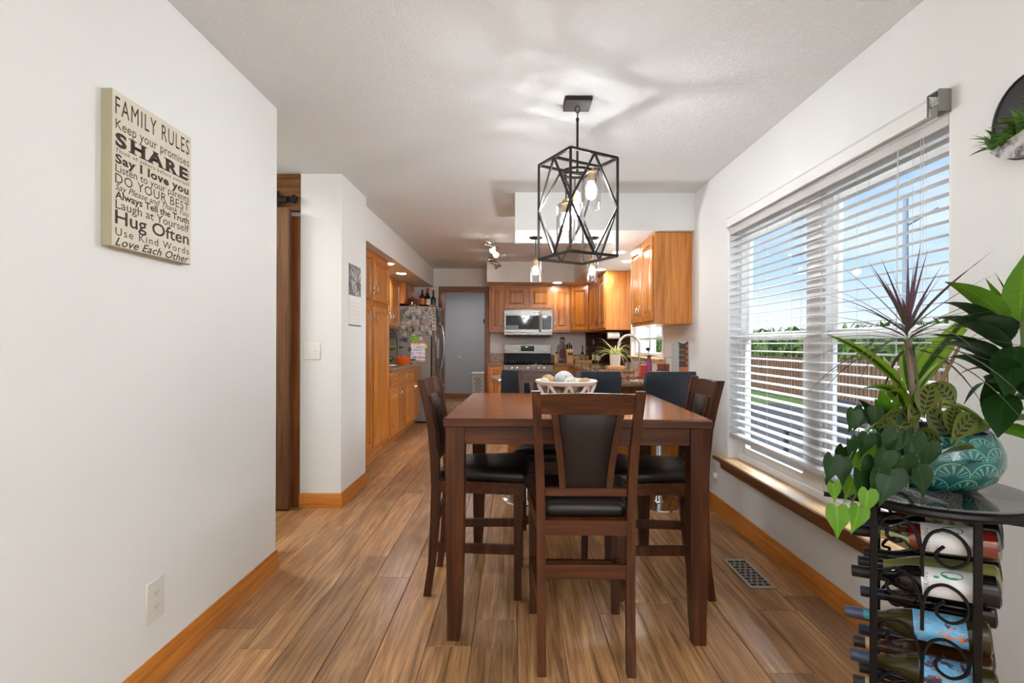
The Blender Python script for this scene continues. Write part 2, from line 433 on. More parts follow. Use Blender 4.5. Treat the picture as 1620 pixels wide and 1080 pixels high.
    def build(s, name, mat, parent=None, loc=(0, 0, 0), rz=0.0, **k):
        o = bpy.data.objects.new(name, s.mesh(name, mat, **k)); col.objects.link(o)
        o.location = loc; o.rotation_euler = (0, 0, rz)
        if parent: o.parent = parent
        return o

def smooth_path(pts, k=4):
    P = [Vector(p) for p in pts]; out = []
    for i in range(len(P)-1):
        a, b, c, d = P[max(0, i-1)], P[i], P[i+1], P[min(len(P)-1, i+2)]
        for j in range(k):
            t = j/k; out.append(0.5*((2*b)+(c-a)*t+(2*a-5*b+4*c-d)*t*t+(3*b-a-3*c+d)*t*t*t))
    return out+[P[-1]]
def tag(o, label=None, cat=None, group=None, kind=None):
    if label: o['label'] = label
    if cat: o['category'] = cat
    if group: o['group'] = group
    if kind: o['kind'] = kind
    return o
def thing(name, label, cat, loc=(0, 0, 0), rz=0.0, group=None):
    o = bpy.data.objects.new(name, None); col.objects.link(o); o.empty_display_size = 0.05
    o.location = loc; o.rotation_euler = (0, 0, rz); return tag(o, label, cat, group)
def struct(name, mb, mat, parent=None, **k):
    o = mb.build(name, mat, parent, **k)
    if parent is None: o['kind'] = 'structure'
    return o
def sthing(name, loc=(0, 0, 0), rz=0.0):
    o = bpy.data.objects.new(name, None); col.objects.link(o); o.location = loc; o.rotation_euler = (0, 0, rz); o['kind'] = 'structure'; return o
kids = {}
def dup(o, loc=None, rz=None, label=None, parent=None):
    c = o.copy(); col.objects.link(c)
    if parent: c.parent = parent
    if loc is not None: c.location = loc
    if rz is not None: c.rotation_euler = (0, 0, rz)
    if label: c['label'] = label
    for ch in list(o.children): dup(ch, parent=c)
    return c
def inst(o, loc, rz=None, parent=None):       # one more piece sharing the mesh
    c = o.copy(); col.objects.link(c); c.location = loc
    if rz is not None: c.rotation_euler = (0, 0, rz)
    if parent: c.parent = parent
    return c
def at(px, py, Y): return Vector(((px-815)*Y/810, Y, 1.2-(py-544)*Y/810))
# ------------------------------------------------------------------ setting: floor, ceiling, walls
XL, XR = -1.265, 1.465
HC = 2.44
fl = struct('floor', MB().box(-3.6, 1.62, -3.2, 11.6, -0.12, -0.008), M['subfloor'])
PW, PL = 0.182, 1.22
plank_mb = MB().box(-PW/2+0.0008, PW/2-0.0008, -PL/2+0.001, PL/2-0.001, -0.008, 0, 0.0016)
plank_me = plank_mb.mesh('floor_plank', M['floor'], smooth=False)
prng = random.Random(11)
for i in range(20):
    x = 1.44-PW/2-i*PW+0.03
    y0, y1 = (-3.1, 11.3)
    if x < -2.25: y0, y1 = 2.6, 3.9
    elif x < -1.45: y0, y1 = 2.6, 11.3
    off = prng.random()*PL
    y = y0-off+PL/2
    while y-PL/2 < y1:
        o = bpy.data.objects.new('floor_plank', plank_me); col.objects.link(o); o.parent = fl; o.location = (x, y, 0); y += PL
struct('ceiling', MB().box(-3.6, 1.62, -3.2, 11.6, HC, HC+0.12), M['ceiling'])
struct('wall_left', MB().box(XL-0.12, XL, -3.2, 2.71, 0, HC).box(-3.6, XL-0.12, 2.59, 2.71, 0, HC), M['wall'])
struct('wall_near', MB().box(XL, 1.62, -3.32, -3.2, 0, HC), M['wall'])
struct('wall_pillar', MB().box(-1.573, -1.272, 3.747, 4.36, 0, HC), M['wall'])
struct('wall_hall', MB().box(-3.6, -2.75, 3.76, 3.9, 0, HC).box(-2.75, -1.573, 3.80, 3.9, 0, HC).box(-3.72, -3.6, 2.59, 3.9, 0, HC), M['wall'])
struct('wall_kitchen_left', MB().box(-2.2, -2.08, 3.9, 11.42, 0, HC).box(-2.08, -1.573, 4.24, 4.36, 0, HC), M['wall'])
YF = 8.45
DX0, DX1, DZ = -1.19, -0.49, 2.066
struct('wall_far', MB().box(-2.08, DX0, YF, YF+0.12, 0, HC).box(DX1, 1.62, YF, YF+0.12, 0, HC).box(DX0, DX1, YF, YF+0.12, DZ, HC), M['wall'])
struct('wall_hall_far', MB().box(-2.2, 0.6, 11.3, 11.42, 0, HC).box(0.5, 0.6, YF+0.12, 11.3, 0, HC), M['graywall'])
# right wall with two window openings
WY0, WY1, WZ0, WZ1 = 1.722, 3.53, 0.42, 2.0
KY0, KY1, KZ0, KZ1 = 5.08, 6.40, 1.06, 2.05
XO = 1.62
rw = MB()
for y0, y1, z0, z1 in ((-3.2, WY0, 0, HC), (WY0, WY1, 0, WZ0), (WY0, WY1, WZ1, HC), (WY1, KY0, 0, HC), (KY0, KY1, 0, KZ0), (KY0, KY1, KZ1, HC), (KY1, YF+0.12, 0, HC)):
    rw.box(XR, XO, y0, y1, z0, z1)
struct('wall_right', rw, M['wall'])
# soffits (dropped boxes above the counters)
SZ = 2.134
struct('ceiling_soffit_left', MB().box(-2.08, -1.35, 4.36, YF, SZ, HC), M['wall'])
struct('ceiling_soffit_far', MB().box(-0.43, 0.886, 7.72, YF, SZ, HC), M['wall'])
struct('ceiling_soffit_right', MB().box(0.886, XR, 4.74, YF, SZ, HC), M['wall'])
struct('ceiling_soffit_peninsula', MB().box(-0.005, XR, 4.19, 4.74, SZ, HC), M['wall'])
# baseboards: profile with a small bead on top
def base_prof(h=0.105, t=0.013): return [(0, 0), (t, 0), (t, h*0.72), (t*0.8, h*0.76), (t*0.8, h*0.82), (t*0.55, h*0.93), (t*0.3, h), (0, h)]
def baseboard(name, p, q, nrm, mat, mitre0=0.0, mitre1=0.0):
    p, q, nrm = Vector(p), Vector(q), Vector(nrm); d = (q-p).normalized()
    l0 = [tuple(p+nrm*a+Vector((0, 0, b))-d*(a*mitre0)) for a, b in base_prof()]
    l1 = [tuple(q+nrm*a+Vector((0, 0, b))+d*(a*mitre1)) for a, b in base_prof()]
    struct(name, MB().rings([l0, l1]), mat)
baseboard('baseboard_left', (XL, -3.2, 0), (XL, 2.71, 0), (1, 0, 0), M['oak_y'], 0, 1)
baseboard('baseboard_right', (XR, -3.2, 0), (XR, 4.3, 0), (-1, 0, 0), M['oak_y'])
baseboard('baseboard_pillar_front', (-1.573, 3.747, 0), (-1.272, 3.747, 0), (0, -1, 0), M['baseb_x'], 0, 1)
baseboard('baseboard_pillar_side', (-1.272, 3.747, 0), (-1.272, 4.36, 0), (1, 0, 0), M['oak_y'], 1, 0)
baseboard('baseboard_hall_far', (-2.08, 11.3, 0), (0.5, 11.3, 0), (0, -1, 0), M['casing_x'])
# doorway casing to the far hall
def casing_leg(x0, x1): return MB().box(x0, x1, YF-0.016, YF, 0, DZ+0.075, 0.004)
struct('trim_1', casing_leg(DX1, DX1+0.075), M['casing'])
struct('trim_2', casing_leg(DX0-0.075, DX0), M['casing'])
struct('trim_3', MB().box(DX0-0.075, DX1+0.075, YF-0.018, YF, DZ, DZ+0.078, 0.004), M['casing_x'])
struct('trim_4', MB().box(DX0, DX0+0.018, YF, YF+0.12, 0, DZ).box(DX1-0.018, DX1, YF, YF+0.12, 0, DZ).box(DX0, DX1, YF, YF+0.12, DZ-0.018, DZ), M['casing'])
# pillar jamb strip beside the barn door
struct('trim_5', MB().box(-1.72, -1.576, 3.745, 3.80, 0, 2.13, 0.003), M['casing'])
# barn door on its rail
bd = sthing('door_1', (-2.55, 3.675, 0.012))
DW, DH = 0.935, 2.16
for x0, x1 in ((0, 0.13), (DW-0.13, DW)): struct('door_stile', MB().box(x0, x1, -0.02, 0.02, 0, DH, 0.004), M['barn'], bd)
for z0, z1 in ((0, 0.19), (1.02, 1.15), (DH-0.15, DH)): struct('door_rail', MB().box(0.13, DW-0.13, -0.019, 0.019, z0, z1, 0.004), M['barn_x'], bd)
for k in range(5):
    w = (DW-0.26)/5; struct('door_board', MB().box(0.13+k*w+0.002, 0.13+(k+1)*w-0.002, -0.004, 0.012, 0.19, DH-0.15, 0.003), M['barn'], bd)
for za, zb in ((0.19, 1.02), (1.15, DH-0.15)):
    X = Matrix.Translation((0, 0, 0))
    struct('door_brace', MB().tube([(DW-0.16, -0.012, za+0.03), (0.16, -0.012, zb-0.03)], 0.05, 4, flat=0.25, spin=PI/4), M['barn'], bd)
hb = thing('barn_door_header', 'rustic wood header board carrying the barn door rail below ceiling', 'header', (-2.75, 3.77, 2.17))
MB().box(0, 1.175, -0.03, 0.03, 0.0, 0.268, 0.003).build('header_board', M['barn_x'], hb)
MB().box(0.05, 1.165, -0.06, -0.05, 0.055, 0.095, 0.002).build('rail', M['blackmetal'], hb)
MB().box(0.93, 1.04, -0.075, -0.062, 0.0, 0.13, 0.004).box(0.975, 1.10, -0.078, -0.064, 0.045, 0.085, 0.003).build('hanger_strap', M['blackmetal'], hb)
MB().lathe([(0.0001, -0.01), (0.045, -0.01), (0.05, 0), (0.045, 0.01), (0.0001, 0.01)], 20, Matrix.Translation((0.93, -0.07, 0.13)) @ Matrix.Rotation(PI/2, 4, 'X')).build('hanger_wheel', M['blackmetal'], hb)
MB().box(1.135, 1.16, -0.085, -0.05, 0.045, 0.10, 0.004).build('end_stop', M['blackmetal'], hb)

# ------------------------------------------------------------------ dining window, its blind and sill
w1 = sthing('window_1', (0, 0, 0))
jam = MB().box(1.468, XO, WY0, WY0+0.012, WZ0, WZ1).box(1.468, XO, WY1-0.012, WY1, WZ0, WZ1).box(1.468, XO, WY0, WY1, WZ1-0.012, WZ1)
struct('window_jamb', jam, M['vinyl'], w1)
MY = (WY0+WY1)/2
struct('window_mullion', MB().box(1.535, 1.605, MY-0.055, MY+0.055, WZ0+0.03, WZ1-0.012, 0.004), M['vinyl'], w1)
struct('window_sill_frame', MB().box(1.53, XO, WY0+0.012, WY1-0.012, WZ0, WZ0+0.045, 0.004), M['vinyl'], w1)
MR = 1.255
for y0, y1 in ((WY0+0.012, MY-0.055), (MY+0.055, WY1-0.012)):
    struct('window_frame', MB().box(1.54, 1.60, y0, y0+0.03, WZ0+0.045, WZ1-0.012, 0.003).box(1.54, 1.60, y1-0.03, y1, WZ0+0.045, WZ1-0.012, 0.003).box(1.54, 1.60, y0+0.03, y1-0.03, WZ1-0.045, WZ1-0.012, 0.003), M['vinyl'], w1)
    for z0, z1, x0 in ((WZ0+0.045, MR+0.02, 1.548), (MR-0.02, WZ1-0.045, 1.574)):
        a, b = y0+0.03, y1-0.03
        s_ = MB().box(x0, x0+0.024, a, a+0.045, z0, z1, 0.003).box(x0, x0+0.024, b-0.045, b, z0, z1, 0.003).box(x0, x0+0.024, a+0.045, b-0.045, z0, z0+0.045, 0.003).box(x0, x0+0.024, a+0.045, b-0.045, z1-0.045, z1, 0.003)
        so = struct('window_sash', s_, M['vinyl'], w1)
        struct('window_pane', MB().box(x0+0.010, x0+0.014, a+0.04, b-0.04, z0+0.04, z1-0.04), M['pane'], so)
so = struct('trim_6', MB().box(1.405, XR, WY0-0.085, WY1+0.085, WZ0-0.022, WZ0+0.004, 0.004).box(XR-0.002, 1.535, WY0+0.001, WY1-0.001, WZ0-0.002, WZ0+0.004), M['silltop'])
struct('trim_7', MB().rings([[(XR, y, WZ0-0.024), (1.428, y, WZ0-0.024), (1.428, y, WZ0-0.034), (1.438, y, WZ0-0.055), (1.445, y, WZ0-0.085), (XR, y, WZ0-0.085)] for y in (WY0-0.065, WY1+0.06)]), M['sillwood'])
struct('trim_8', MB().box(1.397, 1.407, WY0-0.092, WY1+0.092, WZ0-0.025, WZ0+0.002, 0.004), M['sillwood'])

bl = thing('window_blind', 'white two inch slat blind, lowered across the dining window', 'blind', (1.497, MY, WZ1))
HL = (WY1-WY0)/2-0.016
MB().box(-0.028, 0.028, -HL, HL, -0.052, -0.012, 0.003).build('headrail', M['slat'], bl)
sl = MB(); nseg = 3
prof = [(-0.025, -0.0012), (-0.012, 0.0012), (0.012, 0.0012), (0.025, -0.0012), (0.025, -0.0040), (0.012, -0.0018), (-0.012, -0.0018), (-0.025, -0.0040)]
sl.rings([[(a, y, b) for a, b in prof] for y in (-HL, HL)])
sme = sl.mesh('slat', M['slat'])
NS = 29; pitch = (WZ1-0.085-(0.60))/(NS-1)
for i in range(NS):
    o = bpy.data.objects.new('slat', sme); col.objects.link(o); o.parent = bl
    o.location = (0, 0, -0.085-i*pitch); o.rotation_euler = (0, R(-5), 0)
MB().box(-0.026, 0.026, -HL, HL, -1.435, -1.405, 0.006).build('bottom_rail', M['slat'], bl)
for y in (-HL+0.16, -0.42, 0.10, HL-0.42, HL-0.12):
    m = MB()
    for x in (-0.026, 0.026): m.tube([(x, y, -0.05), (x, y, -1.41)], 0.0009, 4)
    for i in range(NS): m.tube([(-0.026, y, -0.089-i*pitch), (0.026, y, -0.089-i*pitch)], 0.0006, 3)
    m.build('ladder_cord', M['slat'], bl)
MB().tube([(-0.036, -HL+0.22, -0.05), (-0.04, -HL+0.22, -0.9)], 0.0025, 6).build('tilt_wand', M['slat'], bl)
for k in (0, 0.012): MB().tube([(-0.034, -HL+0.10+k, -0.05), (-0.035, -HL+0.10+k, -0.78)], 0.0011, 4).build('pull_cord', M['slat'], bl)
va = thing('blind_valance', 'wall-coloured valance strip above the blind, with open grey end bracket', 'valance', (1.425, WY0+0.052, 1.990))
MB().rings([[(0.0, y, 0.0), (0.012, y, 0.0), (0.012, y, 0.066), (-0.004, y, 0.066), (-0.004, y, 0.060), (0.004, y, 0.054), (0.004, y, 0.010), (0.0, y, 0.006)] for y in (0, 1.70)]).build('valance_board', M['wall'], va)
MB().box(0.0, 0.04, 1.692, 1.70, 0, 0.064, 0.001).build('end_return', M['wall'], va)
br = MB().box(-0.002, 0.040, -0.052, -0.048, 0.0, 0.075).box(0.036, 0.040, -0.05, 0.0, 0.0, 0.075).box(-0.002, 0.002, -0.004, 0.0, -0.002, 0.072).box(0.0, 0.038, -0.05, 0, 0.070, 0.074)
br.build('end_bracket', plain('zinc_bracket', (140, 138, 134), 0.4, 0.6), va)
MB().box(0.004, 0.012, -0.046, -0.004, 0.028, 0.036).build('bracket_clip', M['nickel'], va)

# kitchen window above the sink
w2 = sthing('window_2', (0, 0, 0))
struct('window_frame', MB().box(1.50, 1.58, KY0, KY0+0.045, KZ0, KZ1, 0.004).box(1.50, 1.58, KY1-0.045, KY1, KZ0, KZ1, 0.004).box(1.50, 1.58, KY0+0.045, KY1-0.045, KZ0, KZ0+0.05, 0.004).box(1.50, 1.58, KY0+0.045, KY1-0.045, KZ1-0.045, KZ1, 0.004), M['vinyl'], w2)
struct('window_mullion', MB().box(1.51, 1.57, (KY0+KY1)/2-0.03, (KY0+KY1)/2+0.03, KZ0+0.05, KZ1-0.045, 0.003), M['vinyl'], w2)
for a, b in ((KY0+0.045, (KY0+KY1)/2-0.03), ((KY0+KY1)/2+0.03, KY1-0.045)):
    struct('window_pane', MB().box(1.54, 1.544, a, b, KZ0+0.05, KZ1-0.045), M['pane'], w2)
struct('trim_9', MB().box(XR-0.012, XR, KY0-0.06, KY0, KZ0-0.02, KZ1, 0.003).box(XR-0.012, XR, KY1, KY1+0.06, KZ0-0.02, KZ1, 0.003), M['vinyl'])
struct('trim_10', MB().box(1.41, 1.50, KY0-0.07, KY1+0.07, KZ0-0.022, KZ0, 0.004), M['pale'])
kb = thing('kitchen_window_blind', 'half-raised white blind in the small window above the sink', 'blind', (1.485, (KY0+KY1)/2, KZ1))
KH = (KY1-KY0)/2-0.02
MB().box(-0.015, 0.015, -KH, KH, -0.05, -0.01, 0.003).build('headrail', M['slat'], kb)
ks = MB().box(-0.0125, 0.0125, -KH, KH, -0.001, 0.001).mesh('slat', M['slat'])
for i in range(34):
    o = bpy.data.objects.new('slat', ks); col.objects.link(o); o.parent = kb; o.location = (0, 0, -0.07-i*0.021); o.rotation_euler = (0, R(-12), 0)
MB().box(-0.014, 0.014, -KH, KH, -0.80, -0.775, 0.003).build('bottom_rail', M['slat'], kb)

# ------------------------------------------------------------------ outside the windows
struct('ground', MB().box(XO, 60, -25, 60, -0.6, -0.45), plain('lawn_grass', (112, 140, 70), 0.9, var=0.2, scale=3))
struct('patio_slab', MB().box(XO+0.02, 7.2, -4, 14, -0.45, -0.40), plain('patio_concrete', (88, 86, 84), 0.85, var=0.05))
fence = thing('yard_fence', 'brown weathered picket fence across the yard outside the window', 'fence', (8.6, 10, -0.45))
fw = wood('weathered_fence', (100, 70, 56), (134, 100, 80), (160, 126, 104), 'z', 0.8)
pk = MB()
for i in range(210): pk.box(-0.012, 0.012, -12+i*0.145, -12+i*0.145+0.10, 0.06, 1.28)
tag(pk.build('picket', fw, fence, smooth=False), kind='stuff')
for z in (0.3, 1.0): MB().box(0.013, 0.05, -12, 18.5, z, z+0.09).build('fence_rail', fw, fence)
hedge = MB(); hr = random.Random(5)
for i in range(8000):
    p = Vector((9.4+hr.random()*1.6, -6+hr.random()*42, -0.45+hr.random()*2.05))
    d = Vector((hr.uniform(-1, 1), hr.uniform(-1, 1), hr.uniform(0.2, 1)))
    hedge.leaf(p, d, 0.5, 0.15, 0.6, 2)
hedge.box(9.8, 10.8, -6, 36, -0.45, 1.45)
tag(hedge.build('hedge', plain('hedge_leaf', (128, 164, 74), 0.6, var=0.25), recalc=False), 'tall green hedge growing behind the brown yard fence', 'hedge', kind='stuff')
# patio table with dark slatted furniture seen low through the blind
darkp = plain('dark_patio_metal', (58, 58, 62), 0.6)
pt = thing('patio_bench', 'dark slatted patio bench standing outside the dining window', 'bench', (3.7, 6.4, -0.40))
for k in range(5): MB().box(0.05+k*0.1, 0.13+k*0.1, -0.75, 0.75, 0.40, 0.43, 0.004).build('seat_slat', darkp, pt)
for k in range(5): MB().box(0.56, 0.59, -0.75, 0.75, 0.46+k*0.09, 0.53+k*0.09, 0.004).build('back_slat', darkp, pt)
for x in (0.06, 0.55):
    for y in (-0.7, 0.7): MB().box(x-0.025, x+0.025, y-0.025, y+0.025, 0, 0.9 if x > 0.3 else 0.4, 0.004).build('leg', darkp, pt)
pole = thing('utility_pole', 'grey utility pole against the sky beyond the window', 'pole', (19.5, 25.6, -0.45))
MB().lathe([(0.16, 0), (0.11, 9.0)], 10).build('pole_shaft', plain('pole_grey', (176, 186, 198), 0.8), pole)
MB().tube([(0, 0, 7.6), (0.9, -0.9, 8.3)], 0.05, 6).build('lamp_arm', plain('pole_arm', (130, 138, 148), 0.7), pole)
# ------------------------------------------------------------------ dining table
YAW = R(-1.6)
TC = (0.262, 2.572)
tb = thing('dining_table', 'square counter-height cherry wood dining table in the middle', 'table', (TC[0], TC[1], 0), YAW)
TW = 0.535
MB().box(-TW, TW, -TW, TW, 0.866, 0.9005, 0.004).build('tabletop', M['cherry_x'], tb)
MB().box(-TW+0.004, TW-0.004, -TW+0.004, TW-0.004, 0.8995, 0.902).build('top_veneer', M['cherry_top'], tb)
for sx in (-1, 1):
    for sy in (-1, 1):
        x, y = sx*(TW-0.045), sy*(TW-0.045)
        MB().legs([(x-sx*-0.004, y-sy*-0.004, 0, 0.05, 0.05), (x, y, 0.10, 0.058, 0.058), (x-sx*0.001, y-sy*0.001, 0.42, 0.072, 0.072), (x-sx*0.001, y-sy*0.001, 0.866, 0.075, 0.075)]).build('leg', M['cherry'], tb)
for s_ in (-1, 1):
    MB().box(-TW+0.083, TW-0.083, s_*(TW-0.03)-0.011, s_*(TW-0.03)+0.011, 0.795, 0.866, 0.002).build('apron', M['cherry_x'], tb)
    MB().box(s_*(TW-0.03)-0.011, s_*(TW-0.03)+0.011, -TW+0.083, TW-0.083, 0.795, 0.866, 0.002).build('apron', M['cherry_x'], tb)

# ------------------------------------------------------------------ counter-height dining chair (faces +y, origin on the floor below the seat centre)
def make_chair(label):
    t = thing('dining_chair', label, 'chair', group='counter-height dining chairs around the table')
    def rear(s_):
        P = [(-0.228, 0.0, 0.162), (-0.205, 0.16, 0.163), (-0.192, 0.34, 0.164), (-0.187, 0.52, 0.165), (-0.192, 0.66, 0.168), (-0.207, 0.80, 0.174), (-0.230, 0.92, 0.181), (-0.255, 1.032, 0.188)]
        return MB().legs([(s_*x, y, z, 0.032, 0.042 if 0.2 < z < 0.8 else 0.034) for y, z, x in P])
    for s_ in (-1, 1): rear(s_).build('leg', M['cherry'], t)
    for s_ in (-1, 1): MB().legs([(s_*0.183, 0.205, 0, 0.034, 0.034), (s_*0.185, 0.205, 0.3, 0.038, 0.038), (s_*0.186, 0.205, 0.50, 0.042, 0.042)]).build('leg', M['cherry'], t)
    # seat frame
    MB().prism([(-0.178, -0.205), (0.178, -0.205), (0.212, 0.235), (-0.212, 0.235)], 0.497, 0.552).build('seat_frame', M['cherry_x'], t)
    # cushion: stacked rounded loops
    def rl(y0, y1, w0, w1, z, r=0.03):
        out = []
        for (x, y, a0) in ((w1-r, y1-r, 0), (-w1+r, y1-r, 90), (-w0+r, y0+r, 180), (w0-r, y0+r, 270)):
            for k in range(5): a = R(a0+k*22.5); out.append((x+r*math.cos(a), y+r*math.sin(a), z))
        return out
    MB().rings([rl(-0.165, 0.245, 0.155, 0.215, 0.552), rl(-0.172, 0.256, 0.162, 0.224, 0.568), rl(-0.172, 0.256, 0.162, 0.224, 0.590),
                rl(-0.155, 0.24, 0.145, 0.205, 0.608), rl(-0.11, 0.19, 0.10, 0.15, 0.617), rl(-0.05, 0.1, 0.04, 0.07, 0.619)]).build('seat', M['leather'], t, angle=80)
    # crest rail, bowed back
    lo = []; n = 8
    for i in range(n+1):
        x = -0.174+0.348*i/n; b = -0.012*(1-(2*i/n-1)**2)
        y = lambda z: -0.192-0.063*max(0, (z-0.66)/0.372)**1.35
        top = 1.020+0.006*(1-(2*i/n-1)**2); bot = 0.948
        lo.append([(x, y(bot)-0.011+b, bot), (x, y(bot)+0.013+b, bot), (x, y(top)+0.013+b, top), (x, y(top)-0.011+b, top)])
    MB().rings(lo).build('top_rail', M['cherry_x'], t)
    yb = lambda z: -0.190-0.063*max(0, (z-0.66)/0.372)**1.35
    MB().box(-0.152, 0.152, yb(0.652)-0.011, yb(0.652)+0.013, 0.638, 0.670, 0.003).build('lower_rail', M['cherry_x'], t)
    def xw(z): return 0.098+0.034*((z-0.668)/0.28)**1.3
    zs = [0.668+0.282*i/7 for i in range(8)]
    for s_ in (-1, 1):
        MB().rings([[(s_*(xw(z)-0.024+0.0), yb(z)-0.010, z), (s_*(xw(z)+0.0), yb(z)-0.010, z), (s_*(xw(z)+0.0), yb(z)+0.013, z), (s_*(xw(z)-0.024), yb(z)+0.013, z)] for z in zs]).build('back_stile', M['cherry'], t)
    # leather pad, puffed both sides
    def pad(z, k, off): return [(-(xw(z)-0.024)*k, off, z), ((xw(z)-0.024)*k, off, z)]
    vs = []; fs = []; m = 9; nz = len(zs)
    for side in (1, -1):
        for i, z in enumerate(zs):
            for j in range(m):
                u = -1+2*j/(m-1)
                puff = 0.016*(1-abs(u)**4)*(1-abs(2*i/(nz-1)-1)**4)
                vs.append(((xw(z)-0.0235)*u, yb(z)+0.001+side*(0.003+puff), z+0.001))
    for q in (0, 1):
        for i in range(nz-1):
            for j in range(m-1):
                a = q*nz*m+i*m+j; fs.append((a, a+1, a+m+1, a+m))
    MB().add(vs, fs).build('back_pad', M['leather'], t, angle=80)
    # stretchers
    MB().box(-0.152, 0.152, -0.205, -0.183, 0.335, 0.388, 0.002).build('stretcher', M['cherry_x'], t)
    MB().box(-0.168, 0.168, 0.194, 0.216, 0.19, 0.235, 0.002).build('stretcher', M['cherry_x'], t)
    for s_ in (-1, 1):
        MB().rings([[(s_*0.158, -0.178, 0.212), (s_*0.178, -0.178, 0.212), (s_*0.178, -0.178, 0.255), (s_*0.158, -0.178, 0.255)], [(s_*0.176, 0.188, 0.212), (s_*0.196, 0.188, 0.212), (s_*0.196, 0.188, 0.255), (s_*0.176, 0.188, 0.255)]]).build('stretcher', M['cherry'], t)
    return t
ch = make_chair('dark wood dining chair nearest the camera, back turned to us')
ch.location = (0.266, 2.088, 0); ch.rotation_euler = (0, 0, R(-0.8))
dup(ch, (-0.182, 2.60, 0), R(-92), 'dark wood dining chair on the left side of the table')
dup(ch, (0.706, 2.58, 0), R(88), 'dark wood dining chair by the window, right of the table')
dup(ch, (0.215, 3.075, 0), R(178), 'dark wood dining chair behind the table, facing the camera')

# ------------------------------------------------------------------ white pierced bowl of decor balls
WHC = plain('white_glazed_ceramic', (214, 213, 210), 0.25, var=0.01)
bowl = thing('fruit_bowl', 'white pierced ceramic bowl of decorative balls on the table', 'bowl', (TC[0]-0.002, TC[1]+0.03, 0.902))
prof = lambda z: 0.098+0.055*(z/0.115)**0.7
MB().lathe([(0.0001, 0.0), (0.098, 0.0), (0.104, 0.006), (0.106, 0.014), (0.096, 0.016), (0.0001, 0.010)], 36).build('bowl_base', WHC, bowl)
MB().lathe([(prof(0.096), 0.094), (prof(0.099)+0.003, 0.098), (prof(0.112)+0.006, 0.112), (prof(0.115)+0.002, 0.117), (prof(0.112)-0.006, 0.113), (prof(0.096)-0.007, 0.095)], 40).build('bowl_rim', WHC, bowl)
NB = 9
for k in range(NB):
    for sgn in (-1, 1):
        a0 = 2*PI*(k+0.25)/NB+sgn*0.02; a1 = a0+sgn*(PI/NB-0.03)
        pts = []
        for i in range(5):
            f = i/4; z = 0.012+0.086*f; a = a0+(a1-a0)*f; r = prof(z)-0.003; pts.append((r*math.cos(a), r*math.sin(a), z))
        MB().tube(pts, 0.0105, 4, flat=0.6, spin=PI/4).build('lattice_bar', WHC, bowl)
def weave(name, c1, c2, scale, kind):
    t = NT(name); v = t.coords((1, 1, 1))
    if kind == 'rattan':
        w = t.n('ShaderNodeTexWave'); w.inputs['Scale'].default_value = scale; w.inputs['Distortion'].default_value = 9; w.inputs['Detail'].default_value = 2; w.inputs['Detail Scale'].default_value = 0.5
        t.l(v, w.inputs['Vector']); f = w.outputs['Fac']
    elif kind == 'holes':
        vo = t.n('ShaderNodeTexVoronoi'); vo.inputs['Scale'].default_value = scale; t.l(v, vo.inputs['Vector']); f = t.ramp(vo.outputs['Distance'], [(0.22, (0, 0, 0, 1)), (0.34, (1, 1, 1, 1))])
    elif kind == 'marble':
        f = t.ramp(t.noise(v, scale, 5, 0.65), [(0.40, (0, 0, 0, 1)), (0.56, (1, 1, 1, 1))])
    else:
        f = t.ramp(t.noise(v, scale, 5, 0.7), [(0.34, (0, 0, 0, 1)), (0.42, (1, 1, 1, 1))])
    t.set(t.mix(f, lin(c1), lin(c2)), 0.7); t.bump(f, 0.5, 0.003); return t.m
bm = {'rattan': weave('rattan_ball', (128, 88, 48), (196, 166, 122), 55, 'rattan'), 'dots': weave('dotted_ball', (112, 100, 84), (184, 178, 166), 95, 'holes'), 'speck': weave('speckled_plaster_ball', (110, 110, 108), (172, 173, 172), 70, 'speck'), 'shell': plain('cream_shell_ball', (182, 174, 154), 0.6, var=0.06)}
BZ = 0.902
for (dx, dy, dz, r, k, lab) in ((-0.010, 0.015, 0.108, 0.054, 'speck', 'large white speckled ball, biggest in the bowl on the table'),
        (-0.092, 0.012, 0.106, 0.038, 'rattan', 'tan wound rattan ball at left of the white bowl'),
        (0.093, -0.028, 0.092, 0.038, 'rattan', 'tan wound rattan ball at right of the white bowl'),
        (0.018, -0.074, 0.098, 0.040, 'dots', 'small cream dotted ball at the front of the white bowl'),
        (-0.114, -0.048, 0.105, 0.026, 'shell', 'cream ball resting on the left rim of the white bowl'),
        (-0.048, -0.052, 0.055, 0.032, 'rattan', 'tan ball low inside the white bowl, seen through its side'),
        (0.060, 0.052, 0.088, 0.036, 'dots', 'cream dotted ball at the back right of the white bowl')):
    tag(MB().ball((0, 0, 0), r, 20, 12).build('decor_ball', bm[k], None, (TC[0]-0.002+dx, TC[1]+0.03+dy, BZ+dz)), lab, 'ball', 'decorative balls in the white bowl')

# ------------------------------------------------------------------ chandelier
CX, CY = 0.315, 2.62
cz0, cz1 = 1.642, 2.132
cd = thing('chandelier', 'black geometric cage chandelier with three glass shades above table', 'chandelier', (CX, CY, HC))
MB().box(-0.0675, 0.0675, -0.0675, 0.0675, -0.022, 0, 0.003).build('canopy', M['bronze'], cd)
MB().tube([(0.012*math.cos(a), 0, -0.040+0.018*math.sin(a)) for a in [2*PI*k/12 for k in range(12)]], 0.0025, 5, True).tube([(0, 0.010*math.cos(a), -0.066+0.016*math.sin(a)) for a in [2*PI*k/12 for k in range(12)]], 0.0025, 5, True).build('chain_link', M['bronze'], cd)
MB().lathe([(0.0001, -0.10), (0.008, -0.10), (0.008, -0.085), (0.004, -0.08), (0.0001, -0.08)], 12).tube([(0, 0, -0.10), (0, 0, cz1-HC-0.055)], 0.006, 10).build('rod', M['bronze'], cd)
ca = R(29); hw = 0.143; BW = 0.0125
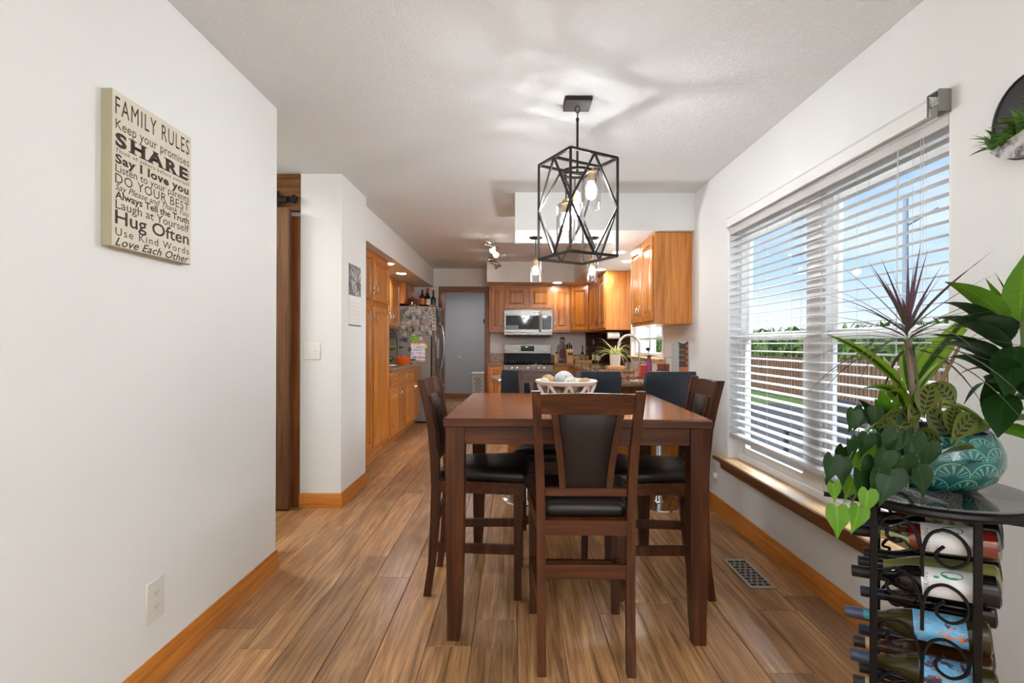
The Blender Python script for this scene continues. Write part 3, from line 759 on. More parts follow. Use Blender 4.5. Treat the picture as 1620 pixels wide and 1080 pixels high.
crn = [(hw*sx*math.cos(ca)-hw*sy*math.sin(ca), hw*sx*math.sin(ca)+hw*sy*math.cos(ca)) for sx, sy in ((-1, -1), (1, -1), (1, 1), (-1, 1))]
zt, zb = cz1-HC, cz0-HC; zm = (zt+zb)/2
for i in range(4):
    a, b = crn[i], crn[(i+1) % 4]; mx, my = (a[0]+b[0])/2, (a[1]+b[1])/2
    MB().bar((a[0], a[1], zb), (a[0], a[1], zt), BW).build('cage_post', M['bronze'], cd)
    for z in (zt, zb): MB().bar((a[0], a[1], z), (b[0], b[1], z), BW).build('cage_rail', M['bronze'], cd)
    for (z, e_) in ((zt, a), (zt, b), (zb, a), (zb, b)): MB().bar((mx, my, z), (e_[0], e_[1], zm), 0.009).build('diamond_bar', M['bronze'], cd)
m0, m1 = ((crn[0][0]+crn[3][0])/2, (crn[0][1]+crn[3][1])/2), ((crn[1][0]+crn[2][0])/2, (crn[1][1]+crn[2][1])/2)
MB().bar((m0[0], m0[1], zt), (m1[0], m1[1], zt), 0.012).build('cross_bar', M['bronze'], cd)
MB().tube([(0.078*math.cos(2*PI*k/28), 0.078*math.sin(2*PI*k/28), zt-0.055) for k in range(28)], 0.009, 4, True, flat=0.5, spin=PI/4).bar((-0.078, 0, zt-0.055), (0.078, 0, zt-0.055), 0.009).build('ring', M['bronze'], cd)
bulb_prof = [(0.0001, -0.065), (0.012, -0.063), (0.022, -0.055), (0.027, -0.042), (0.026, -0.028), (0.018, -0.012), (0.013, 0.0)]
def glass_light(root, x, y, ztop, rod_from):
    # ztop: top of the glass shade
    if rod_from: MB().tube([(x, y, rod_from), (x, y, ztop+0.02)], 0.004, 8).build('drop_rod', M['bronze'], root)
    MB().lathe([(0.0001, ztop+0.022), (0.012, ztop+0.022), (0.018, ztop+0.012), (0.026, ztop+0.006), (0.026, ztop-0.002), (0.019, ztop-0.004), (0.019, ztop-0.048), (0.0001, ztop-0.05)], 18, Matrix.Translation((x, y, 0))).build('socket', M['brass'], root)
    g = MB().lathe([(0.024, ztop), (0.040, ztop-0.001), (0.047, ztop-0.008), (0.048, ztop-0.02), (0.048, ztop-0.182), (0.0465, ztop-0.183), (0.0455, ztop-0.18), (0.0455, ztop-0.02), (0.044, ztop-0.011), (0.024, ztop-0.004)], 28, Matrix.Translation((x, y, 0)), cap=False)
    g.build('glass_shade', M['shade'], root)
    MB().lathe(bulb_prof, 14, Matrix.Translation((x, y, ztop-0.048))).build('bulb', M['bulb'], root)
for (x, y, zt_) in ((0.068, -0.02, 2.072), (-0.062, -0.048, 1.905), (-0.004, 0.070, 1.99)):
    glass_light(cd, x, y, zt_-HC, zt-0.055)
# mini pendants under the peninsula soffit
for (x, lab) in ((0.178, 'small clear glass pendant on the left above the peninsula'), (0.672, 'small clear glass pendant on the right above the peninsula')):
    p = thing('pendant_lamp', lab, 'lamp', (x, 4.49, SZ), 0, 'glass pendants above the peninsula')
    MB().lathe([(0.0001, -0.014), (0.045, -0.012), (0.058, -0.004), (0.06, 0.0), (0.0001, 0)], 24).build('canopy', M['bronze'], p)
    glass_light(p, 0, 0, -0.205, -0.01)

# ------------------------------------------------------------------ track light
tl = thing('track_light', 'chrome wavy track light with tilting spots on kitchen ceiling', 'lamp', (-0.28, 6.6, HC))
path = []
for i in range(25):
    f = i/24; path.append((-0.05+0.10*f+0.055*math.sin(f*2*PI*1.0), -0.85+1.7*f, -0.075))
MB().tube(path, 0.009, 8).build('rail', M['nickel'], tl)
MB().lathe([(0.0001, -0.03), (0.06, -0.028), (0.065, -0.02), (0.065, 0), (0.0001, 0)], 24).build('canopy', M['nickel'], tl)
for i in (6, 12, 18): MB().tube([path[i], (path[i][0], path[i][1], 0)], 0.005, 6).build('standoff', M['nickel'], tl)
for i, d in ((1, (0.9, 0.5, -0.10)), (5, (-0.35, -0.85, -0.30)), (9, (0.25, -0.85, -0.35)), (14, (-0.95, 0.35, -0.12)), (19, (0.9, 0.35, -0.12)), (23, (-0.9, 0.5, -0.15))):
    p = Vector(path[i]); d = Vector(d).normalized(); q = d.to_track_quat('Z', 'Y').to_matrix().to_4x4(); c = p+Vector((0, 0, -0.045))
    X = Matrix.Translation(c) @ q
    lamp('track_spot_light', 'SPOT', c+d*0.055, 72, (0.94, 0.975, 1), 0.025, target=c+d, spot_size=R(150), spot_blend=0.8)
    h = MB().lathe([(0.0001, -0.05), (0.016, -0.048), (0.020, -0.03), (0.020, 0.015), (0.036, 0.045), (0.034, 0.046), (0.018, 0.016)], 18, X).tube([p, c], 0.004, 6).build('spot_head', M['nickel'], tl)
    MB().lathe([(0.0001, 0.040), (0.032, 0.040)], 16, X).build('lens', M['spotlens'] if i in (5, 9) else M['puck'], h)
# recessed downlights
for (x, y, lab) in ((1.05, 5.2, 'recessed round downlight nearest the window wall cabinet'), (1.26, 5.75, 'recessed round downlight second along the right soffit'), (1.06, 6.4, 'recessed round downlight third along the right soffit'), (0.64, 7.79, 'recessed round downlight above the single-door cabinet beside microwave'), (-1.49, 6.0, 'recessed round downlight above the left counter, beside the pantry'), (-1.52, 6.82, 'recessed round downlight above the left counter, toward the fridge')):
    dl = thing('downlight', lab, 'lamp', (x, y, SZ), 0, 'recessed downlights in the soffits')
    MB().lathe([(0.058, -0.001), (0.085, -0.003), (0.09, 0.0), (0.085, 0.002), (0.058, 0.002)], 28, cap=False).build('trim_ring', M['white'], dl)
    MB().lathe([(0.0001, -0.002), (0.058, -0.002)], 24).build('lens', M['downlight'], dl)

# ------------------------------------------------------------------ text helper for flat print
def text_mb(body, w, h, serif=0.0, bold=0.0, shear=0.0, spacing=1.0):
    c = bpy.data.curves.new('lettering', 'FONT'); c.body = body; c.size = 1.0; c.offset = bold; c.shear = shear; c.space_character = spacing; c.resolution_u = 3
    o = bpy.data.objects.new('lettering', c); me = o.to_mesh(); vs = [Vector(v.co) for v in me.vertices]; fs = [tuple(p.vertices) for p in me.polygons]
    cnt = {}
    for f in fs:
        for i in range(len(f)): k = tuple(sorted((f[i], f[(i+1) % len(f)]))); cnt.setdefault(k, []).append(f)
    if serif > 0:
        for k, ff in list(cnt.items()):
            if len(ff) != 1: continue
            a, b = vs[k[0]], vs[k[1]]
            if abs(a.y-b.y) < 0.004 and 0.045 < abs(a.x-b.x) < 0.34:
                cy = sum(vs[i].y for i in ff[0])/len(ff[0]); sg = 1 if cy > a.y else -1
                x0, x1 = min(a.x, b.x)-serif, max(a.x, b.x)+serif; n0 = len(vs)
                vs += [Vector((x0, a.y, 0)), Vector((x1, a.y, 0)), Vector((x1, a.y+sg*serif*0.75, 0)), Vector((x0, a.y+sg*serif*0.75, 0))]; fs.append((n0, n0+1, n0+2, n0+3))
    o.to_mesh_clear(); bpy.data.objects.remove(o); bpy.data.curves.remove(c)
    xs = [v.x for v in vs]; ys = [v.y for v in vs]
    x0, x1, y0, y1 = min(xs), max(xs), min(ys), max(ys)
    vs = [((v.x-x0)/(x1-x0)*w, (v.y-y0)/(y1-y0)*h, 0) for v in vs]
    return vs, fs
# ------------------------------------------------------------------ canvas sign on the left wall
sg = thing('canvas_sign', 'cream canvas sign of family rules hanging on the left wall', 'sign', (XL, 1.56, 1.496))
SW, SH, ST = 0.382, 0.481, 0.033
cvt = NT('aged_canvas'); nv = cvt.noise(cvt.coords(), 14, 4)
cvt.set(cvt.mix(nv, lin((206, 200, 180)), lin((226, 220, 204))), 0.8)
MB().box(0, ST, 0, SW, 0, SH, 0.0015).build('canvas', plain('canvas_edge', (176, 168, 138), 0.8, var=0.05), sg)
MB().box(ST-0.0004, ST+0.0008, 0.002, SW-0.002, 0.002, SH-0.002).build('printed_face', cvt.m, sg)
ink = plain('brown_ink', (66, 50, 48), 0.8, var=0.12)
T = Matrix(((0, 0, 1, 0), (1, 0, 0, 0), (0, 1, 0, 0), (0, 0, 0, 1)))
for (body, f0, f1, se, bo, shr, sp) in (('FAMILY RULES', 0.035, 0.150, 0, 0.0, 0, 1.18), ('Keep your promises', 0.180, 0.262, 0.03, 0, 0, 1.05), ('SHARE', 0.262, 0.357, 0.085, 0.045, 0, 1.3), ('Think of others before yourself', 0.367, 0.400, 0.02, 0.006, 0, 1.2),
        ('Say I love you', 0.402, 0.480, 0.05, 0.035, 0, 1.1), ('Listen to your parents', 0.468, 0.535, 0.03, 0, 0, 1.0), ('DO YOUR BEST', 0.528, 0.590, 0, 0.0, 0, 1.1), ('Say Please and Thank You', 0.592, 0.648, 0.02, 0.002, 0.35, 1.0),
        ('Always Tell the Truth', 0.640, 0.704, 0, 0.022, 0, 1.0), ('Laugh at Yourself', 0.696, 0.772, 0.03, 0, 0, 1.0), ('Hug Often', 0.760, 0.880, 0, 0.012, 0, 1.0), ('Use Kind Words', 0.876, 0.926, 0.035, 0.0, 0, 1.2), ('Love Each Other', 0.936, 0.992, 0.0, 0.012, 0.4, 1.05)):
    vs, fs = text_mb(body, SW*0.93, (f1-f0)*SH, se, bo, shr, sp)
    m = MB(); m.add([T @ Vector((x+SW*0.035, y+SH*(1-f1), ST+0.0012)) for x, y, z in vs], fs)
    tag(m.build('text_line', ink, sg, smooth=False, recalc=False), kind='stuff')

# ------------------------------------------------------------------ outlets, switches, calendar, vent
def plate(name, label, loc, rz, w, h, kind):
    p = thing(name, label, 'outlet' if kind != 'switch' else 'switch', loc, rz)
    MB().box(-w/2, w/2, -0.006, 0, -h/2, h/2, 0.003).build('cover_plate', M['ivory'] if kind != 'switch' else M['white'], p)
    if kind == 'outlet':
        for z in (-h*0.17, h*0.17):
            r = MB().prism([(0.0165*math.cos(a), max(-0.0135, min(0.0135, 0.0165*math.sin(a)))) for a in [2*PI*k/20 for k in range(20)]], 0.005, 0.0078, Matrix.Translation((0, 0, z)) @ Matrix.Rotation(PI/2, 4, 'X')).build('receptacle', M['ivory'], p)
            MB().box(-0.0075, -0.0055, -0.0082, -0.0075, z-0.001, z+0.007).box(0.0055, 0.0075, -0.0082, -0.0075, z-0.001, z+0.007).ball((0, -0.0075, z-0.006), 0.0022, 8, 4).build('socket_slot', plain('slot_grey', (120, 116, 110), 0.6), r)
    elif kind == 'switch':
        for x in (-w*0.19, w*0.19): MB().box(x-0.005, x+0.005, -0.017, -0.005, -0.006, 0.010, 0.002).build('toggle', M['white'], p)
    else:
        MB().lathe([(0.0001, 0.03), (0.02, 0.03), (0.026, 0.024), (0.026, 0.006), (0.0001, 0.006)], 20, Matrix.Translation((0, 0, -h*0.2)) @ Matrix.Rotation(PI/2, 4, 'X')).build('plug_in_knob', M['white'], p)
        MB().box(-0.012, 0.012, -0.009, -0.005, h*0.08, h*0.30, 0.002).build('receptacle', M['ivory'], p)
    return p
plate('wall_outlet', 'ivory duplex outlet low on the left wall', (XL, 1.80, 0.298), R(90), 0.090, 0.142, 'outlet')
plate('wall_outlet', 'white outlet with round plug-in, low on the window wall', (XR, 3.71, 0.272), R(-90), 0.072, 0.118, 'plug')
plate('light_switch', 'white double toggle switch on the pillar', (-1.487, 3.747, 1.143), 0, 0.125, 0.125, 'switch')
plate('wall_switch', 'ivory double toggle switch beside the range backguard', (-0.328, YF, 1.155), 0, 0.115, 0.12, 'switch')
cal = thing('wall_calendar', 'open wall calendar with black and white picture on the pillar', 'calendar', (-1.272, 4.055, 1.80))
ct = NT('calendar_photo'); nn = ct.noise(ct.coords(), 7, 5, 0.65, 2.0); ct.set(ct.ramp(nn, [(0.35, lin((60, 60, 62))), (0.5, lin((130, 130, 132))), (0.66, lin((215, 215, 215)))]), 0.5)
MB().box(0.001, 0.003, -0.15, 0.15, -0.225, 0.015).build('picture_page', ct.m, cal)
MB().box(0.001, 0.0028, -0.15, 0.15, -0.455, -0.227).build('month_page', plain('calendar_paper', (238, 238, 236), 0.7, var=0.01), cal)
gl = MB()
for k in range(6): gl.box(0.0028, 0.0032, -0.13, 0.13, -0.28-k*0.032, -0.2792-k*0.032)
for k in range(8): gl.box(0.0028, 0.0032, -0.13+k*0.0371, -0.1292+k*0.0371, -0.44, -0.28)
gl.build('date_grid', plain('grid_grey', (160, 160, 160), 0.8), cal)
MB().box(0.0015, 0.006, -0.152, 0.152, -0.462, -0.453, 0.001).build('page_edge', plain('page_grey', (110, 110, 108), 0.8), cal)
vt = thing('floor_register', 'brushed metal floor vent with fret pattern near the window', 'vent', (1.228, 2.69, 0.0))
vm = plain('register_metal', (196, 186, 174), 0.4, 0.4)
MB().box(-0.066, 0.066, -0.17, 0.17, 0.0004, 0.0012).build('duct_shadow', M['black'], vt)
fr = MB()
for a in ((-0.066, -0.048, -0.17, 0.17), (0.048, 0.066, -0.17, 0.17), (-0.048, 0.048, -0.17, -0.150), (-0.048, 0.048, 0.150, 0.17)): fr.box(a[0], a[1], a[2], a[3], 0.001, 0.005, 0.0015)
fr.build('register_rim', vm, vt)
gb = MB(); gr = random.Random(3)
for k in range(9):
    y = -0.15+0.0333*k
    gb.box(-0.048, 0.048, y-0.003, y+0.003, 0.0012, 0.0042)
    for x in ((-0.028, 0.0, 0.028) if k % 2 else (-0.014, 0.016)): gb.box(x-0.003, x+0.003, y, y+0.0333, 0.0012, 0.0042)
gb.build('register_bar', vm, vt)
# ------------------------------------------------------------------ cabinets (local: x along the front, front face at y = 0 looking to -y, floor z = 0)
def door_mb(w, h, t=0.020, f=0.055):
    def lp(i, y): return [(i, y, i), (w-i, y, i), (w-i, y, h-i), (i, y, h-i)]
    f = min(f, w*0.28, h*0.3)
    return MB().rings([lp(0, 0), lp(0, -t+0.004), lp(0.004, -t), lp(f, -t), lp(f+0.005, -t+0.014), lp(f+0.014, -t+0.014), lp(min(f+0.038, w*0.42, h*0.42), -t+0.002)])
def bow_pull(vert=True, L=0.096):
    pts = []
    for k in range(9):
        a = -1+k/4; y = -0.027*(1-abs(a)**2.6)-0.001
        pts.append((0, y, a*L/2) if vert else (a*L/2, y, 0))
    return MB().tube(pts, [0.0055, 0.0048, 0.0045, 0.005, 0.0055, 0.005, 0.0045, 0.0048, 0.0055], 7)
PULL = bow_pull().mesh('handle', M['nickel'])
KNOB = MB().lathe([(0.0001, 0.026), (0.010, 0.024), (0.0135, 0.018), (0.010, 0.012), (0.005, 0.008), (0.006, 0.0), (0.0001, 0)], 14, Matrix.Rotation(PI/2, 4, 'X')).mesh('knob', M['nickel'])
def kid(name, me, parent, loc):
    o = bpy.data.objects.new(name, me); col.objects.link(o); o.parent = parent; o.location = loc; return o
def cabinet(name, label, loc, rz, w, d, z0, z1, doors=(), drawers=(), toe=0.0, group=None, crown=False):
    c = thing(name, label, 'cabinet', loc, rz, group)
    MB().box(0, w, 0, d, z0+toe, z1, 0.002).build('carcass', M['oak'], c)
    if toe: MB().box(0, w, 0.055, d, z0, z0+toe).build('toe_kick', M['oak_x'], c)
    for (x0, x1, a, b, hx, hz) in doors:
        dr = door_mb(x1-x0, b-a).build('door', M['oak'], c, (x0, 0, a), angle=25)
        if hx is not None: kid('handle', PULL, dr, (hx-x0, -0.020, hz-a))
    for (x0, x1, a, b) in drawers:
        dr = door_mb(x1-x0, b-a, f=0.028).build('drawer', M['oak_x'], c, (x0, 0, a), angle=25)
        kid('knob', KNOB, dr, ((x1-x0)/2, -0.019, (b-a)/2))
    return c
LX = -1.445        # faces of the left run
cabinet('pantry_cabinet', 'tall honey oak pantry cabinet beside the white pillar', (LX, 4.42, 0), R(90), 1.41, 0.62, 0, SZ-0.002,
        [(0.03, 0.70, 0.15, 1.58, 0.66, 1.46), (0.75, 1.385, 0.15, 1.58, 0.79, 1.46), (0.03, 0.70, 1.635, 2.09, 0.66, 1.75), (0.75, 1.385, 1.635, 2.09, 0.79, 1.75)], toe=0.1)
n = 4; w = 1.84; cw = w/4
cabinet('base_cabinet', 'long honey oak base cabinet with four drawers along left counter', (LX, 5.84, 0), R(90), w, 0.60, 0, 0.868,
        [(k*cw+0.02, (k+1)*cw-0.02, 0.15, 0.66, (k*cw+cw-0.05) if k % 2 == 0 else (k*cw+0.05), 0.58) for k in range(4)],
        [(k*cw+0.025, (k+1)*cw-0.025, 0.695, 0.835) for k in range(4)], toe=0.1)
cabinet('wall_cabinet', 'honey oak wall cabinet with two tall doors above left counter', (-1.735, 5.84, 0), R(90), 1.80, 0.335, 1.42, SZ-0.002,
        [(0.02, 0.58, 1.45, 2.10, 0.53, 1.57), (0.62, 1.19, 1.45, 2.10, 1.13, 1.57), (1.215, 1.78, 1.45, 2.10, 1.265, 1.57)])
cabinet('wall_cabinet', 'short honey oak cabinet above the fridge', (-1.665, 7.66, 0), R(90), 0.76, 0.41, 1.80, SZ-0.002,
        [(0.015, 0.37, 1.82, 2.11, 0.33, 1.88), (0.39, 0.745, 1.82, 2.11, 0.43, 1.88)])
def slab(name, label, poly, z0, z1, loc=(0, 0, 0)):
    o = thing(name, label, 'counter', loc)
    n = len(poly); cx = sum(p[0] for p in poly)/n; cy = sum(p[1] for p in poly)/n
    def ins(k, z):
        out = []
        for x, y in poly:
            v = Vector((cx-x, cy-y)).normalized()*k; out.append((x+v.x, y+v.y, z))
        return out
    MB().rings([ins(0.006, z0), ins(0, z0+0.006), ins(0, z1-0.008), ins(0.008, z1)]).build('countertop', M['granite'], o); return o
left_ct = slab('granite_counter', 'brown granite counter on the left run, under the orange bowl', [(-2.078, 5.84), (-1.415, 5.84), (-1.415, 7.685), (-2.078, 7.685)], 0.87, 0.91)
MB().box(-2.078, -2.058, 5.84, 7.685, 0.911, 1.01, 0.002).build('backsplash', M['granite'], left_ct)
# far wall
CF = 8.13
cabinet('wall_cabinet', 'narrow honey oak wall cabinet left of the microwave, beside doorway', (-0.412, CF, 0), 0, 0.232, 0.318, 1.39, SZ-0.002, [(0.03, 0.212, 1.415, 2.10, 0.19, 1.50)])
cabinet('wall_cabinet', 'short two-door honey oak cabinet directly above the microwave', (-0.178, CF, 0), 0, 0.765, 0.318, 1.742, SZ-0.002, [(0.02, 0.365, 1.765, 2.10, 0.335, 1.84), (0.40, 0.745, 1.765, 2.10, 0.43, 1.84)])
cabinet('wall_cabinet', 'single-door honey oak wall cabinet right of the microwave', (0.589, CF, 0), 0, 0.292, 0.318, 1.39, SZ-0.002, [(0.022, 0.272, 1.415, 2.10, 0.046, 1.51)])
dg = thing('corner_cabinet', 'diagonal honey oak corner wall cabinet under the far soffit', 'cabinet', (0, 0, 0))
p0, p1 = (0.883, CF+0.0), (1.15, CF-0.27)
MB().prism([p0, p1, (XR-0.001, p1[1]), (XR-0.001, YF-0.001), (p0[0], YF-0.001)], 1.39, SZ-0.002).build('carcass', M['oak'], dg)
dd = Vector((p1[0]-p0[0], p1[1]-p0[1], 0)); dl_ = dd.length
dr = door_mb(dl_-0.04, 0.685).build('door', M['oak'], dg, (p0[0]+dd.x/dl_*0.02, p0[1]+dd.y/dl_*0.02, 1.415), math.atan2(dd.y, dd.x), angle=25)
kid('handle', PULL, dr, (0.03, -0.02, 0.095))
cabinet('wall_cabinet', 'honey oak wall cabinet with broad end panel, left of sink window', (1.15, 7.855, 0), R(-90), 1.35, 0.314, 1.385, SZ-0.002,
        [(0.02, 0.42, 1.41, 2.10, 0.38, 1.51), (0.46, 0.885, 1.41, 2.10, 0.84, 1.51), (0.905, 1.33, 1.41, 2.10, 0.95, 1.51)])
cabinet('wall_cabinet', 'honey oak wall cabinet nearest the dining window, over the peninsula', (1.155, 5.055, 0), R(-90), 0.81, 0.309, 1.37, SZ-0.002,
        [(0.02, 0.395, 1.40, 2.10, 0.35, 1.50), (0.415, 0.79, 1.40, 2.10, 0.46, 1.50)])
BF = 7.80
cabinet('base_cabinet', 'narrow honey oak base cabinet between doorway and range', (-0.412, BF, 0), 0, 0.232, 0.648, 0, 0.868, [(0.03, 0.205, 0.13, 0.66, None, None)], [(0.03, 0.205, 0.69, 0.84)], toe=0.1)
cabinet('base_cabinet', 'honey oak base cabinet right of the range', (0.589, BF, 0), 0, 0.25, 0.648, 0, 0.868, [(0.02, 0.23, 0.13, 0.66, None, None)], [(0.02, 0.23, 0.69, 0.84)], toe=0.1)
cabinet('base_cabinet', 'honey oak sink base run under the right-hand granite counter', (0.845, 7.79, 0), R(-90), 2.79, 0.618, 0, 0.868, [(k*0.55+0.02, k*0.55+0.53, 0.13, 0.66, None, None) for k in range(5)], [(k*0.55+0.02, k*0.55+0.53, 0.69, 0.84) for k in range(5)], toe=0.1)
lc = slab('granite_counter', 'small granite counter between doorway and range, with speckled backsplash', [(-0.425, 7.77), (-0.180, 7.77), (-0.180, YF-0.002), (-0.425, YF-0.002)], 0.87, 0.91)
MB().box(-0.412, -0.182, YF-0.022, YF-0.002, 0.911, 1.045, 0.002).build('backsplash', M['granite'], lc)
rc = slab('granite_counter', 'L-shaped granite counter from range round to the sink', [(0.590, 7.77), (0.82, 7.77), (0.82, 5.02), (XR-0.002, 5.02), (XR-0.002, YF-0.002), (0.590, YF-0.002)], 0.87, 0.91)
MB().box(0.592, XR-0.03, YF-0.022, YF-0.002, 0.911, 1.03, 0.002).build('backsplash', M['granite'], rc)
# peninsula
cabinet('peninsula_cabinet', 'honey oak peninsula base facing the dining table', (-0.06, 4.40, 0), 0, 1.52, 0.58, 0, 0.868, [(0.03+k*0.37, 0.37+k*0.37, 0.12, 0.84, None, None) for k in range(4)], toe=0.08)
pp = [(XR-0.002, 3.99), (XR-0.002, 5.015)]
cx, cy, rr = 0.10, 4.53, 0.30
poly = [(XR-0.002, 5.015), (0.14, 5.015)]
for k in range(13):
    a = R(100+k*13); poly.append((0.12+0.33*math.cos(a), 4.505+0.51*math.sin(a)))
poly += [(0.22, 3.99), (XR-0.002, 3.99)]
slab('granite_peninsula_top', 'granite peninsula counter with rounded left end behind the stools', poly, 0.87, 0.91)
slab('granite_board', 'loose speckled granite board on counter under the potted spider plant', [(0.84, 5.12), (1.20, 5.12), (1.20, 5.50), (0.84, 5.50)], 0.9105, 0.948)

# ------------------------------------------------------------------ microwave
mw = thing('microwave', 'stainless over-the-range microwave with black glass door', 'microwave', (-0.178+0.0, 8.05, 1.345))
W = 0.765; H = 0.392
MB().box(0, W, 0.02, 0.395, 0, H, 0.004).build('body', M['steel'], mw)
MB().box(0.0, 0.585, -0.002, 0.02, 0.035, H, 0.005).build('door', M['steel'], mw)
MB().box(0.03, 0.55, -0.006, -0.001, 0.085, H-0.09, 0.002).build('window_glass', M['blackglass'], mw)
MB().box(0.588, W, -0.002, 0.02, 0.035, H, 0.005).build('control_panel', M['steel'], mw)
MB().box(0.60, W-0.018, -0.005, -0.001, 0.085, H-0.09, 0.002).build('control_glass', M['blackglass'], mw)
MB().tube([(0.563, -0.006, 0.06), (0.563, -0.035, 0.085), (0.563, -0.04, 0.2), (0.563, -0.035, H-0.065), (0.563, -0.006, H-0.04)], 0.012, 8).build('handle', M['nickel'], mw)
MB().box(0.03, W-0.03, 0.0, 0.38, -0.022, 0.0, 0.003).build('vent_base', M['black'], mw)
MB().box(0.0, 0.20, -0.0075, -0.0062, 0.09, 0.15).build('sticker', plain('pale_blue_sticker', (110, 130, 140), 0.3), mw).location = (0.03, 0, 0)
# ------------------------------------------------------------------ range
rg = thing('gas_range', 'stainless gas range with black cooktop below the microwave', 'range', (-0.178, 7.77, 0))
MB().box(0.003, W-0.003, 0.02, 0.665, 0.06, 0.86, 0.004).build('body', M['steel'], rg)
MB().box(0.0, W, -0.01, 0.04, 0.795, 0.885, 0.006).build('control_panel', M['steel'], rg)
for x in (0.13, 0.21, 0.375, 0.54, 0.62):
    MB().lathe([(0.0001, 0.035), (0.017, 0.033), (0.020, 0.01), (0.023, 0.0), (0.0001, 0)], 16, Matrix.Translation((x, -0.010, 0.835)) @ Matrix.Rotation(PI/2, 4, 'X')).build('knob', M['nickel'], rg)
MB().box(0.01, W-0.01, 0.0, 0.62, 0.885, 0.905, 0.004).build('cooktop', M['blackglass'], rg)
for k in range(3):
    g = MB(); x0 = 0.02+k*0.243
    for x in (x0, x0+0.118, x0+0.225): g.box(x, x+0.012, 0.03, 0.58, 0.925, 0.94, 0.002)
    for y in (0.03, 0.30, 0.568): g.box(x0, x0+0.237, y, y+0.012, 0.925, 0.94, 0.002)
    for x in (x0, x0+0.225):
        for y in (0.03, 0.568): g.box(x, x+0.012, y, y+0.012, 0.905, 0.926)
    g.build('burner_grate', M['black'], rg)
for (x, y) in ((0.14, 0.16), (0.14, 0.44), (0.38, 0.30), (0.62, 0.16), (0.62, 0.44)): MB().lathe([(0.045, 0.905), (0.045, 0.917), (0.03, 0.922), (0.0001, 0.922)], 18, Matrix.Translation((x, y, 0))).build('burner', M['black'], rg)
MB().box(0.0, W, 0.62, 0.67, 0.86, 1.045, 0.003).build('rear_vent', M['blackmetal'], rg)
MB().box(0.0, W, 0.60, 0.672, 1.045, 1.195, 0.006).build('backguard', M['steel'], rg)
MB().box(0.27, 0.49, 0.594, 0.602, 1.085, 1.17, 0.002).build('clock_panel', M['blackglass'], rg)
MB().box(0.345, 0.385, 0.5925, 0.5945, 1.148, 1.158).build('clock_display', emit('green_clock', (130, 230, 90), 1.2), rg)
MB().box(0.02, W-0.02, 0.0, 0.03, 0.20, 0.775, 0.006).build('oven_door', M['steel'], rg)
MB().tube([(0.06, 0.0, 0.735), (0.07, -0.04, 0.735), (W-0.07, -0.04, 0.735), (W-0.06, 0.0, 0.735)], 0.011, 8).build('oven_handle', M['nickel'], rg)
MB().box(0.12, W-0.12, -0.004, 0.002, 0.33, 0.62, 0.003).build('oven_window', M['blackglass'], rg)

# ------------------------------------------------------------------ fridge (front looks to +x)
FY0, FY1, FX = 7.72, 8.435, -1.275
fg = thing('refrigerator', 'stainless refrigerator covered with photos at the end of left counter', 'refrigerator', (FX, FY0, 0))
MB().box(-0.78, 0.0, 0, FY1-FY0, 0.03, 1.765, 0.004).build('cabinet_body', M['fridge_side'], fg)
MB().box(-0.70, -0.02, 0.04, FY1-FY0-0.04, 0.0, 0.03).build('base_grille', M['black'], fg)
hy = (FY1-FY0)/2
for k, (a, b) in enumerate(((0.0, hy-0.002), (hy+0.002, FY1-FY0))):
    dr = MB().box(0.012, 0.085, a, b, 0.62, 1.765, 0.012).build('door', M['steel'], fg)
    y = hy-0.035 if k == 0 else hy+0.035
    MB().tube([(0.085, y, 0.80), (0.125, y, 0.83), (0.150, y, 1.0), (0.158, y, 1.15), (0.150, y, 1.3), (0.125, y, 1.47), (0.085, y, 1.50)], 0.012, 8).build('handle', M['nickel'], dr)
dr = MB().box(0.012, 0.085, 0, FY1-FY0, 0.07, 0.61, 0.012).build('freezer_drawer', M['steel'], fg)
MB().tube([(0.085, 0.06, 0.54), (0.13, 0.08, 0.54), (0.145, hy, 0.54), (0.13, FY1-FY0-0.08, 0.54), (0.085, FY1-FY0-0.06, 0.54)], 0.012, 8).build('handle', M['nickel'], dr)
MB().box(0.080, 0.088, 0.08, hy-0.07, 0.98, 1.28, 0.003).build('dispenser_panel', plain('dispenser_light_grey', (214, 214, 214), 0.3), fg)
for y in (0.02, FY1-FY0-0.08): MB().box(-0.03, 0.07, y, y+0.06, 1.765, 1.785, 0.003).build('hinge_cover', M['fridge_side'], fg)
# photos and papers on the fridge side
def photo_mat():
    t = NT('snapshot_print'); v = t.coords((1, 1, 1))
    n = t.noise(v, 7, 3, 0.55, 0.4); n2 = t.noise(v, 24, 2)
    bg = t.ramp(n, [(0.30, lin((52, 60, 50))), (0.42, lin((104, 112, 100))), (0.50, lin((196, 190, 182))), (0.58, lin((120, 136, 160))), (0.70, lin((70, 56, 50)))])
    vo = t.n('ShaderNodeTexVoronoi'); vo.inputs['Scale'].default_value = 17; t.l(v, vo.inputs['Vector'])
    body = t.mix(0.78, vo.outputs['Color'], lin((110, 84, 78)))
    c = t.mix(t.ramp(vo.outputs['Distance'], [(0.34, (1, 1, 1, 1)), (0.42, (0, 0, 0, 1))]), bg, body)
    c = t.mix(t.ramp(vo.outputs['Distance'], [(0.15, (1, 1, 1, 1)), (0.20, (0, 0, 0, 1))]), c, lin((206, 158, 130)))
    t.set(c, 0.35); return t.m
PH = photo_mat()
sf = 0.00954
def onside(px0, py0, px1, py1): # crop coordinates of the fridge side into metres on the panel
    f = lambda px, py: ((570+px/4.5-815)*sf, 1.2-(360+py/4.5-544)*sf)
    a, b = f(px0, py0), f(px1, py1); return a[0], a[1], b[0], b[1]
